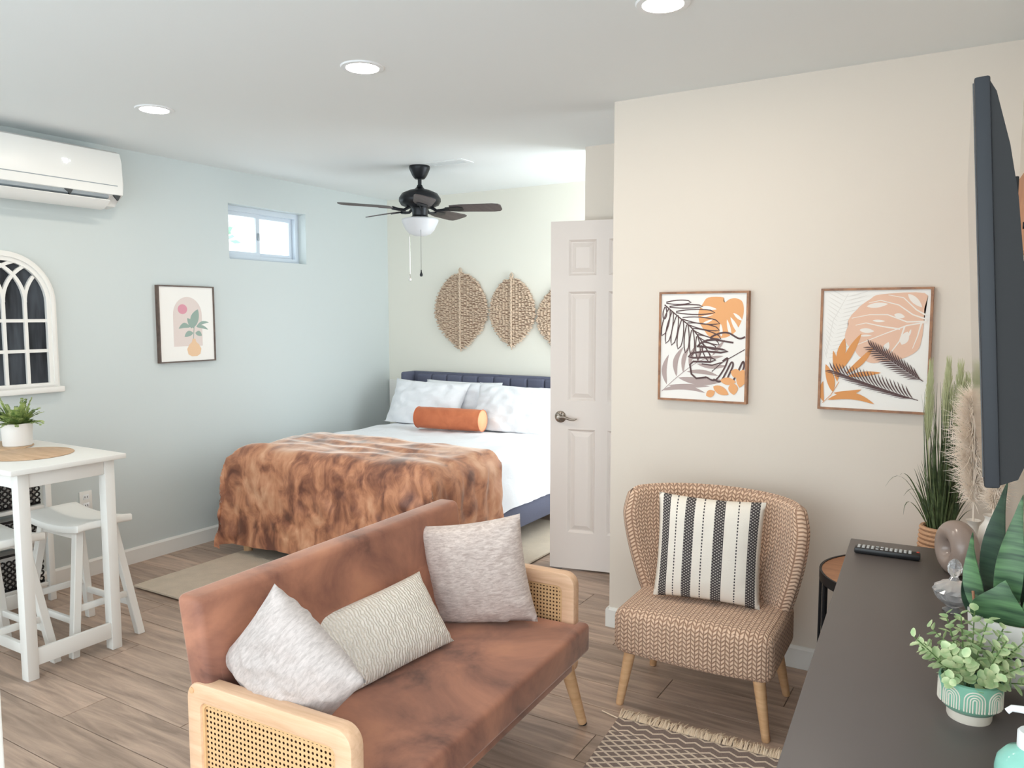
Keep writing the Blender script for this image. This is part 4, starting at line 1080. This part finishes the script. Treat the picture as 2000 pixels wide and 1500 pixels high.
def bk(u, v, s):
    a = 2 * u - 1; hw = .268 + .075 * math.sin(min(1, v * 1.15) * PI / 2) - .018 * max(0, v - .8) * 5 * abs(a) ** 2
    X = hw * math.sin(a * 1.25) / math.sin(1.25)
    Y = .185 - .20 * (1 - math.cos(a * 1.25)) / (1 - math.cos(1.25)) * (.45 + .55 * min(1, v * 1.3)) + .075 * v
    Z = .34 + (.455 - .014 * max(0, (abs(a) - .85) / .15) ** 2) * v
    e = (1 - abs(a) ** 16) * (1 - abs(2 * v - 1) ** 12)
    nrm = Vector((math.sin(a * 1.25) * .9, math.cos(a * 1.25), -.1)).normalized()
    return Vector((X, Y, Z)) + nrm * s * .036 * max(0, e) ** .4
bm = new()
for s in (1, -1): sheet(bm, lambda u, v: bk(u, v, s), 44, 24, lambda a, b: (a * .80, b * .47))
bmesh.ops.remove_doubles(bm, verts=bm.verts, dist=1e-4)
finish('backrest', bm, M['weave'], t_, angle=80)
for sx in (-1, 1):
    for y0, y1 in ((-.172, -.15), (.21, .16)):
        bm = new(); tube(bm, [(sx * .235, y1, .235), (sx * .272, y0, .004), (sx * .2722, y0, 0)], [.023, .0145, .013], 14); finish('leg', bm, M['light_wood'], t_)
cushion('striped_pillow', 'square cream pillow with black woven stripes on the armchair', 'cushion', .395, .40, .13, M['stripe'], (-.848, 2.862, .597), (.976, .20, -.03), (.003, .10, 1), seed=41, pinch=.05, wrinkle=.003, p=3.2)

# ------------------------------------------------------------------ fringed rug
t_ = thing('fringed_rug', 'grey brown diamond-woven rug with cream fringe in front of the armchair', 'rug', (-1.08, 2.565, 0), math.radians(1.8))
bm = new(); sheet(bm, lambda u, v: Vector((.95 * u + .10 * v * .6, -1.25 * v, .009 + .001 * fbm(u * 20, v * 26, 0, 1))), 30, 36, lambda a, b: (a * .95, b * 1.25)); solid(bm, .007)
finish('rug_field', bm, M['rug_pattern'], t_)
bm = new(); random.seed(5)
for k in range(76):
    x = .006 + k * .0126
    for q in range(5):
        L = random.uniform(.038, .074); dx = random.uniform(-.014, .014)
        xx = x + random.uniform(-.005, .005)
        tube(bm, [(xx, -.006, .010), (xx + dx * .4, L * .5, .012 + random.uniform(0, .010)), (xx + dx, L, random.uniform(.003, .010))], [.0026, .0028, .0012], 4, False)
o = finish('fringe', bm, M['fringe'], t_, recalc=False); o['kind'] = 'stuff'
bm = new(); tube(bm, [(0, -.01, .008), (-.03, .002, .006), (-.075, .02, .003)], .0022, 5); finish('loose_thread', bm, M['fringe'], t_)

# ------------------------------------------------------------------ dresser
DZ = .75; DA = math.radians(3.2)
t_ = thing('dresser', 'long charcoal brown dresser along the television wall', 'dresser', (-.091, 1.934, 0), DA)
bm = new(); box(bm, (0, 0, DZ - .0125), (.40, 1.62, .025), .003); finish('top_panel', bm, M['dresser'], t_)
bm = new(); box(bm, (.008, 0, .405), (.375, 1.58, .63), .003); finish('body', bm, M['dresser'], t_)
for k in range(3):
    for j in range(2):
        y = -.525 + k * .525; z = .245 + j * .315
        bm = new(); box(bm, (-.186, y, z), (.016, .505, .295), .002); d_ = finish('drawer', bm, M['dresser'], t_)
        bm = new(); lathe(bm, [(0, .022), (.012, .02), (.013, .014), (.006, .008), (.006, 0)], 14)
        bmesh.ops.transform(bm, matrix=Matrix.Translation((-.194, y, z)) @ Matrix.Rotation(-PI / 2, 4, 'Y'), verts=bm.verts); finish('knob', bm, M['black_metal'], d_)
for sx in (-.15, .16):
    for sy in (-.74, .74):
        bm = new(); box(bm, (sx, sy, .045), (.04, .04, .09), .002); finish('leg', bm, M['dresser'], t_)

# ------------------------------------------------------------------ television
yax = Vector((-.0187, .96, .0)).normalized(); zax = Vector((-.0368, 0, .558)); zax = (zax - yax * zax.dot(yax)).normalized(); xax = yax.cross(zax)
tv = thing('television', 'flat television on a wall arm, seen almost edge-on', 'television', (0, 0, 0))
o_ = Vector((-.0135, 1.73, 1.521))     # centre of the screen face
tv.matrix_world = Matrix(((xax.x, yax.x, zax.x, o_.x), (xax.y, yax.y, zax.y, o_.y), (xax.z, yax.z, zax.z, o_.z), (0, 0, 0, 1)))
bm = new(); box(bm, (.0095, 0, 0), (.019, .96, .56), .003); finish('bezel', bm, M['tv_bezel'], tv)
bm = new(); box(bm, (-.0006, 0, .004), (.002, .945, .54)); finish('screen', bm, M['screen'], tv, smooth=False)
prof = [(.018, .275), (.026, .258), (.040, .185), (.048, .115), (.052, .03), (.054, -.08), (.053, -.20), (.050, -.245), (.040, -.268), (.018, -.277)]
bm = new(); prism(bm, prof, -.475, .475, lambda a, b, d: Vector((a, d, b))); finish('rear_housing', bm, M['tv_shell'], tv, angle=35)
tm = thing('tv_mount', 'black articulated wall mount behind the television', 'wall mount', (0, 1.73, 1.52))
wx = wallx(1.73)
bm = new(); box(bm, (.040, -.16, .01), (.008, .03, .36), .002); finish('rail', bm, M['black_metal'], tm)
bm = new(); box(bm, (.040, .16, .01), (.008, .03, .36), .002); finish('rail', bm, M['black_metal'], tm)
bm = new(); box(bm, (.058, 0, .0), (.012, .36, .10), .002); finish('mount_plate', bm, M['black_metal'], tm)
bm = new(); box(bm, (wx - .006, 0, .0), (.012, .12, .26), .002); finish('wall_plate', bm, M['black_metal'], tm)
for z in (.05, -.05):
    bm = new(); tube(bm, [(.068, 0, z), (.10, .06, z), (wx - .012, .01, z)], .011, 10); finish('arm', bm, M['black_metal'], tm)
bm = new(); lathe(bm, [(0, -.08), (.02, -.08), (.02, .08), (0, .08)], 16, (.085, .02, 0)); finish('pivot', bm, M['black_metal'], tm)
for z in (.15, .11, -.07):
    bm = new(); tube(bm, [(.053, -.16, z), (.066, -.16, z)], .006, 10); finish('bolt', bm, M['chrome' if z == .15 else 'black_metal'], tm)
bm = new(); yv = 3.0; box(bm, (0, 0, 0), (.022, .56, .25), .002, seg=1)
o = finish('wooden_board', bm, M['board_wood']); o.location = (wallx(yv) - .0125, yv, 1.80); o.rotation_euler = (0, 0, DA); tag(o, 'orange brown wooden board on the wall behind the television', 'board')

# ------------------------------------------------------------------ side table with rope pot and grass
t_ = thing('side_table', 'round side table with brown wood top and black wire legs behind the dresser', 'side table', (-.205, 3.035, 0))
bm = new(); lathe(bm, [(0, .535), (.262, .535), (.262, .552), (0, .552)], 48); finish('tabletop', bm, M['table_wood'], t_)
bm = new(); lathe(bm, [(.262, .520), (.270, .520), (.270, .555), (.262, .555), (.262, .520)], 48); finish('rim', bm, M['black_metal'], t_)
bm = new(); tube(bm, [(.262 * math.cos(2 * PI * k / 40), .262 * math.sin(2 * PI * k / 40), .008) for k in range(41)], .008, 8, False); finish('base_ring', bm, M['black_metal'], t_)
rod = None
for k in range(18):
    a = 2 * PI * (k + .3) / 18
    if rod is None:
        bm = new(); tube(bm, [(0, 0, .008), (0, 0, .53)], .0055, 8); o = rod = finish('rod', bm, M['black_metal'], t_)
    else: o = mesh_dup(rod, 'rod', t_)
    o.location = (.264 * math.cos(a), .264 * math.sin(a), 0)
t_ = thing('potted_grass', 'tall artificial grass with pale plumes in a rope-wrapped pot', 'plant', (-.085, 2.985, .552))
coil = None
for k in range(14):
    bm = new(); R_k = .055 + .010 * math.sin(PI * min(1, k / 13 * .6 + .25)); tube(bm, [(R_k * math.cos(2 * PI * i / 36), R_k * math.sin(2 * PI * i / 36), .008 + k * .0152 + .002 * i / 36) for i in range(37)], .0082, 6, False); finish('rope_coil', bm, M['rope'], t_)
bm = new(); lathe(bm, [(0, .001), (.055, .001), (.058, .20), (0, .19)], 28); finish('inner_pot', bm, M['soil'], t_)
random.seed(21)
def blade(bm, p0, p1, w, bendv=(0, 0, 0), n=7):
    p0, p1, bv = Vector(p0), Vector(p1), Vector(bendv); pr = None
    sd = Vector((random.uniform(-1, 1), random.uniform(-1, 1), 0)).normalized()
    for i in range(n + 1):
        t = i / n; c = p0.lerp(p1, t) + bv * math.sin(PI * t * .5) * (1 - t) * 2 * 0 + bv * 4 * t * (1 - t); ww = w * (1 - t ** 2.2) + .0004
        q = [bm.verts.new(c + sd * ww / 2), bm.verts.new(c - sd * ww / 2)]
        if pr: bm.faces.new((pr[0], pr[1], q[1], q[0]))
        pr = q
bm = new()
for k in range(170):
    a = random.uniform(0, 2 * PI); r0 = random.uniform(0, .04); r1 = r0 + random.uniform(0, .055); H_ = random.uniform(.32, .72)
    z0 = .19
    blade(bm, (r0 * math.cos(a), r0 * math.sin(a), z0), (r1 * math.cos(a), r1 * math.sin(a), H_), random.uniform(.003, .0065), (random.uniform(-.01, .01), random.uniform(-.01, .01), 0))
for k in range(70):
    a = random.uniform(0, 2 * PI); r0 = random.uniform(0, .04); r1 = r0 + random.uniform(.03, .10)
    blade(bm, (r0 * math.cos(a), r0 * math.sin(a), .19), (r1 * math.cos(a), r1 * math.sin(a), random.uniform(.28, .45)), random.uniform(.004, .008), (0, 0, .02))
o = finish('grass_blades', bm, M['grass'], t_, smooth=False, recalc=False); o['kind'] = 'stuff'
for tip, md in (((-.175, -.02, .335), (-.01, 0, .10)), ((-.13, -.05, .385), (-.01, 0, .07)), ((-.12, .02, .30), (.0, 0, .075)), ((-.115, -.03, .245), (-.02, 0, .07))):
    bm = new(); blade(bm, (-.03, 0, .19), tip, .006, md, 10); finish('arching_blade', bm, M['grass'], t_, smooth=False, recalc=False)
for (x, y, z0, z1, r_) in ((-.052, -.01, .50, .74, .014), (.0, -.01, .53, .75, .016), (.035, .0, .52, .74, .020), (.058, .01, .48, .70, .018)):
    bm = new(); tube(bm, [(x * .4, y, .2), (x, y, z0), (x, y, z1)], .0015, 4)
    for i in range(420):
        t = random.random(); z = z0 + (z1 - z0) * t; a = random.uniform(0, 2 * PI); rr = r_ * (.5 + .6 * math.sin(PI * min(1, t + .15)))
        tube(bm, [(x, y, z), (x + rr * .6 * math.cos(a), y + rr * .6 * math.sin(a), z + .022), (x + rr * math.cos(a), y + rr * math.sin(a), z + .05)], [.0009, .0007, .0003], 3, False)
    o = finish('plume', bm, M['grass_pale'], t_, smooth=False, recalc=False); o['kind'] = 'stuff'

# ------------------------------------------------------------------ things on the dresser
t_ = thing('remote_control', 'black television remote lying at the far end of the dresser', 'remote', (-.215, 2.585, DZ), math.radians(2))
bm = new(); box(bm, (0, 0, .0095), (.182, .044, .019), .006); finish('body', bm, M['black_plastic'], t_)
bt = None
for i in range(12):
    for j in range(3):
        if (i in (4, 5) and j == 1): continue
        if bt is None:
            bm = new(); box(bm, (0, 0, 0), (.008, .007, .003), .001, seg=1); o = bt = finish('button', bm, M['button_white'], t_)
        else: o = mesh_dup(bt, 'button', t_)
        o.location = (-.078 + i * .0128, -.012 + j * .012, .0195)
bm = new(); box(bm, (.084, .010, .0195), (.008, .008, .003), .001, seg=1); finish('power_button', bm, M['button_red'], t_)

def torus(bm, R_, r_, sq=1.0, n=48, m=20):
    g = [[bm.verts.new((R_ * math.cos(2 * PI * i / n) + r_ * math.cos(2 * PI * j / m) * math.cos(2 * PI * i / n), sq * r_ * math.sin(2 * PI * j / m), R_ * math.sin(2 * PI * i / n) + r_ * math.cos(2 * PI * j / m) * math.sin(2 * PI * i / n))) for j in range(m)] for i in range(n)]
    for i in range(n):
        for j in range(m): bm.faces.new((g[i][j], g[(i + 1) % n][j], g[(i + 1) % n][(j + 1) % m], g[i][(j + 1) % m]))
bm = new(); torus(bm, .046, .033, 1.12)
for v in bm.verts: v.co.z = max(v.co.z, -.074) + .074
o = finish('donut_vase', bm, M['taupe'], angle=80); o.location = (-.030, 2.50, DZ); o.rotation_euler = (0, 0, math.radians(-62)); tag(o, 'glossy taupe ring-shaped vase on the dresser', 'vase')

t_ = thing('crystal_dish', 'cut crystal lidded candy dish on the dresser in front of the taupe vase', 'dish', (-.028, 2.17, DZ))
def facet(prof, seg, amp):
    bm = new(); rings = []
    for i, (r_, z) in enumerate(prof):
        rings.append([bm.verts.new((r_ * (1 + amp * (1 if (k + i) % 2 else -1)) * math.cos(2 * PI * k / seg), r_ * (1 + amp * (1 if (k + i) % 2 else -1)) * math.sin(2 * PI * k / seg), z)) for k in range(seg)])
    for a, b in zip(rings, rings[1:]):
        for k in range(seg): bm.faces.new((a[k], a[(k + 1) % seg], b[(k + 1) % seg], b[k]))
    bm.faces.new(rings[0][::-1]); bm.faces.new(rings[-1]); return bm
finish('bowl', facet([(.022, .0), (.024, .004), (.012, .012), (.026, .022), (.040, .036), (.046, .052), (.044, .052), (.036, .036), (.01, .022)], 22, .025), M['crystal'], t_, smooth=False)
finish('lid', facet([(.047, .053), (.044, .062), (.030, .072), (.012, .080), (.008, .088)], 22, .03), M['crystal'], t_, smooth=False)
finish('lid_knob', facet([(.008, .088), (.015, .100), (.017, .112), (.013, .124), (.005, .132)], 8, .02), M['crystal'], t_, smooth=False)

def vase(name, label, prof, loc):
    t_ = thing(name, label, 'vase', loc, 0, 'white bud vases')
    bm = new(); lathe(bm, prof + [(prof[-1][0] - .003, prof[-1][1]), (prof[-2][0] - .004, prof[-2][1]), (.004, prof[-3][1])], 32); finish('body', bm, M['ceramic'], t_, angle=60)
    return t_
vase('bud_vase', 'white ceramic bud vase behind the taupe vase, holding pampas', [(0, 0), (.030, 0), (.034, .02), (.034, .06), (.020, .095), (.014, .11), (.016, .118), (.021, .126)], (.008, 2.65, DZ))
vase('bud_vase', 'taller white ceramic bud vase beside the taupe vase, holding pampas', [(0, 0), (.026, 0), (.033, .03), (.036, .09), (.030, .13), (.019, .148), (.018, .158), (.023, .166)], (.052, 2.56, DZ))
def pampas(label, base, ctrl, tip, nh, spread, hl):
    p, c, q = Vector(base), Vector(ctrl), Vector(tip)
    t_ = thing('pampas_stem', label, 'dried grass', base, 0, 'pampas stems in the white vases')
    f = lambda t: p * (1 - t) ** 2 + c * 2 * t * (1 - t) + q * t * t - p
    bm = new(); tube(bm, [f(k / 10) for k in range(11)], [.003 - .002 * k / 10 for k in range(11)], 5); finish('stem', bm, M['pampas'], t_)
    bm = new()
    for k in range(nh):
        t = random.uniform(.16, 1) ** .9; o_ = f(t); d = (f(min(1, t + .05)) - f(t - .05)).normalized()
        s = Vector((random.uniform(-1, 1), random.uniform(-1, 1), random.uniform(-.7, 1))).normalized()
        L = hl * random.uniform(.6, 1.2) * (.45 + .75 * math.sin(PI * min(1, t * .9)))
        e1 = o_ + (s * spread + d * .5) * L * .55; e2 = o_ + (s * spread + d * .6) * L + Vector((0, 0, -.25 * L))
        tube(bm, [o_, e1, e2], [.0010, .0008, .0003], 3, False)
    o = finish('plume', bm, M['pampas'], t_, smooth=False, recalc=False); o['kind'] = 'stuff'
random.seed(3)
pampas('blush pampas plume in front of the tall grass', (.008, 2.65, DZ + .09), (.0, 2.65, 1.08), (-.005, 2.60, 1.24), 2600, .9, .072)
pampas('blush pampas plume below the television corner, leaning to the wall', (.052, 2.56, DZ + .13), (.055, 2.56, 1.02), (.085, 2.50, 1.16), 1500, .8, .055)

# snake plant
t_ = thing('snake_plant', 'potted snake plant in a matte white planter on black wire legs', 'plant', (.080, 1.745, DZ))
bm = new(); lathe(bm, [(0, .034), (.058, .034), (.070, .046), (.078, .158), (.073, .158), (.069, .143), (0, .143)], 40); finish('pot', bm, M['white_pot'], t_, angle=50)
bm = new(); lathe(bm, [(0, .149), (.04, .150), (.070, .145)], 24); finish('soil', bm, M['soil'], t_)
bm = new(); tube(bm, [(.0765 * math.cos(2 * PI * k / 40), .0765 * math.sin(2 * PI * k / 40), .098) for k in range(41)], .0022, 6, False)
finish('stand_ring', bm, M['black_metal'], t_)
for k in range(4):
    a = 2 * PI * k / 4 + .6
    bm = new(); A_ = lambda da, r_, z: Vector((r_ * math.cos(a + da), r_ * math.sin(a + da), z))
    tube(bm, [A_(-.35, .076, .098), A_(-.05, .088, .004), A_(.05, .088, .004), A_(.35, .076, .098)], .0022, 6); finish('stand_leg', bm, M['black_metal'], t_)
def sleaf(base, mid, tip, w, nrm, mat, fold=.25, ww=None):
    b, m_, q = Vector(base), Vector(mid), Vector(tip); n = 14; N_ = Vector(nrm).normalized()
    bm = new(); pr = None
    for i in range(n + 1):
        t = i / n; c = b * (1 - t) ** 2 + m_ * 2 * t * (1 - t) + q * t * t
        d = ((m_ - b) * (1 - t) + (q - m_) * t).normalized(); s = d.cross(N_).normalized()
        wid = w * (.62 + .5 * math.sin(PI * min(1, t * 1.15))) * (1 - t ** 3.5) ** .8 + .0005
        wv = .12 * math.sin(t * 9) * w
        q_ = [bm.verts.new(c + s * wid / 2 + N_ * (wid * fold * .5 + wv * .3)), bm.verts.new(c), bm.verts.new(c - s * wid / 2 + N_ * (wid * fold * .5 - wv * .3))]
        if pr:
            bm.faces.new((pr[0], pr[1], q_[1], q_[0])); bm.faces.new((pr[1], pr[2], q_[2], q_[1]))
        pr = q_
    bmesh.ops.recalc_face_normals(bm, faces=bm.faces); shell(bm, .002)
    finish('leaf', bm, M[mat], t_, angle=50)
V_ = (-.1, -1, .15)
sleaf((-.012, -.005, .14), (-.018, -.012, .25), (.004, .0, .392), .044, V_, 'snake')
sleaf((-.035, .02, .14), (-.045, .02, .27), (-.022, .03, .41), .046, (-.6, -.7, .1), 'snake_dark')
sleaf((-.045, -.01, .14), (-.080, -.005, .20), (-.076, .01, .305), .034, (-.5, -.8, .2), 'snake')
sleaf((-.062, .0, .14), (-.085, .01, .19), (-.072, .02, .25), .030, (.3, -1, .1), 'snake_dark')
sleaf((-.030, -.035, .138), (-.030, -.050, .17), (-.018, -.045, .235), .085, (.0, -1, .45), 'snake', .15)
sleaf((.03, -.03, .138), (.045, -.045, .20), (.055, -.03, .30), .06, (.2, -1, .2), 'snake')
sleaf((.03, .03, .14), (.035, .03, .27), (.045, .035, .37), .05, V_, 'snake_dark')
bm = new(); tube(bm, [(-.060, -.035, .13), (-.070, -.03, .20)], .0026, 8); finish('plant_stake', bm, M['stick'], t_)

# eucalyptus in green pot
t_ = thing('eucalyptus_plant', 'small eucalyptus plant in a sea green pot with arch relief', 'plant', (.013, 1.600, DZ))
bm = new(); lathe(bm, [(0, 0), (.035, 0), (.0365, .004), (.037, .020)], 40); finish('foot', bm, M['cream_relief'], t_)
bm = new(); lathe(bm, [(.030, .018), (.040, .019), (.050, .030), (.0515, .036), (.0515, .074), (.0475, .076), (.046, .062), (0, .060)], 44); finish('pot', bm, M['teal_glaze'], t_, angle=50)
arch0 = None
for k in range(8):
    a = 2 * PI * k / 8
    if arch0 is None:
        bm = new()
        for w_ in (.0165, .0118, .0072, .003):
            pts = [(-w_, .031)] + [(-w_, .033 + .018 * j / 4) for j in range(5)] + [(w_ * math.cos(PI - PI * j / 12), .052 + w_ * math.sin(PI * j / 12)) for j in range(1, 12)] + [(w_, .033 + .018 * (4 - j) / 4) for j in range(5)] + [(w_, .031)]
            tube(bm, [(.0512 * math.cos(p / .0515), .0512 * math.sin(p / .0515), z) for p, z in pts], .0014, 5)
        arch0 = o = finish('arch_relief', bm, M['cream_relief'], t_)
    else: o = mesh_dup(arch0, 'arch_relief', t_)
    o.rotation_euler = (0, 0, a - 2.2)
random.seed(12)
lf = None
def rleaf():
    bm = new(); c = [bm.verts.new((x, y, z)) for x, y, z in ((0, 0, 0), (.004, .006, .001), (.010, .0075, .002), (.016, .005, .0015), (.019, 0, .001), (.016, -.005, .0015), (.010, -.0075, .002), (.004, -.006, .001))]
    m_ = bm.verts.new((.010, 0, -.001))
    for k in range(8): bm.faces.new((c[k], c[(k + 1) % 8], m_))
    return bm
for k in range(22):
    a = k * 2.4 + random.uniform(-.3, .3)
    out = random.uniform(.03, .085); up = random.uniform(.055, .115); base = Vector((.018 * math.cos(a), .018 * math.sin(a), .058))
    if k == 0: a, out, up = 2.75, .095, .085
    if k == 1: a, out, up = 1.9, .035, .115
    if k == 2: a, out, up = .9, .04, .125
    if k == 3: a, out, up = -.3, .09, .03
    if k == 4: a, out, up = -1.8, .06, .03
    d = Vector((math.cos(a), math.sin(a), 0))
    F = lambda t: base + d * out * t + Vector((0, 0, up * (t ** .8)))
    bm = new(); tube(bm, [F(j / 6) for j in range(7)], .0011, 4); st = finish('stem', bm, M['stem'], t_)
    for j in range(13):
        t = .22 + .78 * j / 12; p = F(t); ax = (F(min(1, t + .05)) - F(t - .05)).normalized()
        sd = ax.orthogonal().normalized(); sd.rotate(Matrix.Rotation(j * 1.9 + k, 3, ax)); 
        x = (sd + ax * .45).normalized(); y = ax.cross(x).normalized(); z = x.cross(y); s = random.uniform(1.05, 1.5) * (1.1 - .35 * t)
        if lf is None: lf = o = finish('leaf', rleaf(), M['euc'], st)
        else: o = mesh_dup(lf, 'leaf', st)
        o.matrix_local = Matrix(((x.x * s, y.x * s, z.x * s, p.x), (x.y * s, y.y * s, z.y * s, p.y), (x.z * s, y.z * s, z.z * s, p.z), (0, 0, 0, 1)))

# soap bottle
t_ = thing('soap_bottle', 'teal liquid soap bottle with white pump at the bottom right corner', 'bottle', (.096, 1.36, DZ))
bm = new(); lathe(bm, [(0, 0), (.044, 0), (.048, .005), (.049, .045), (.046, .060), (.036, .073), (.022, .080), (.020, .088), (0, .088)], 40); finish('body', bm, M['teal'], t_, angle=60)
bm = new(); lathe(bm, [(0, .084), (.0215, .084), (.0215, .106), (.019, .109), (0, .109)], 32); finish('collar', bm, M['vinyl'], t_)
bm = new(); tube(bm, [(0, 0, .105), (0, 0, .135)], .006, 12); lathe(bm, [(0, .132), (.014, .132), (.015, .142), (.012, .147), (0, .148)], 24); tube(bm, [(0, 0, .141), (-.03, -.004, .140), (-.036, -.005, .134)], [.006, .005, .0045], 10); finish('pump', bm, M['vinyl'], t_)
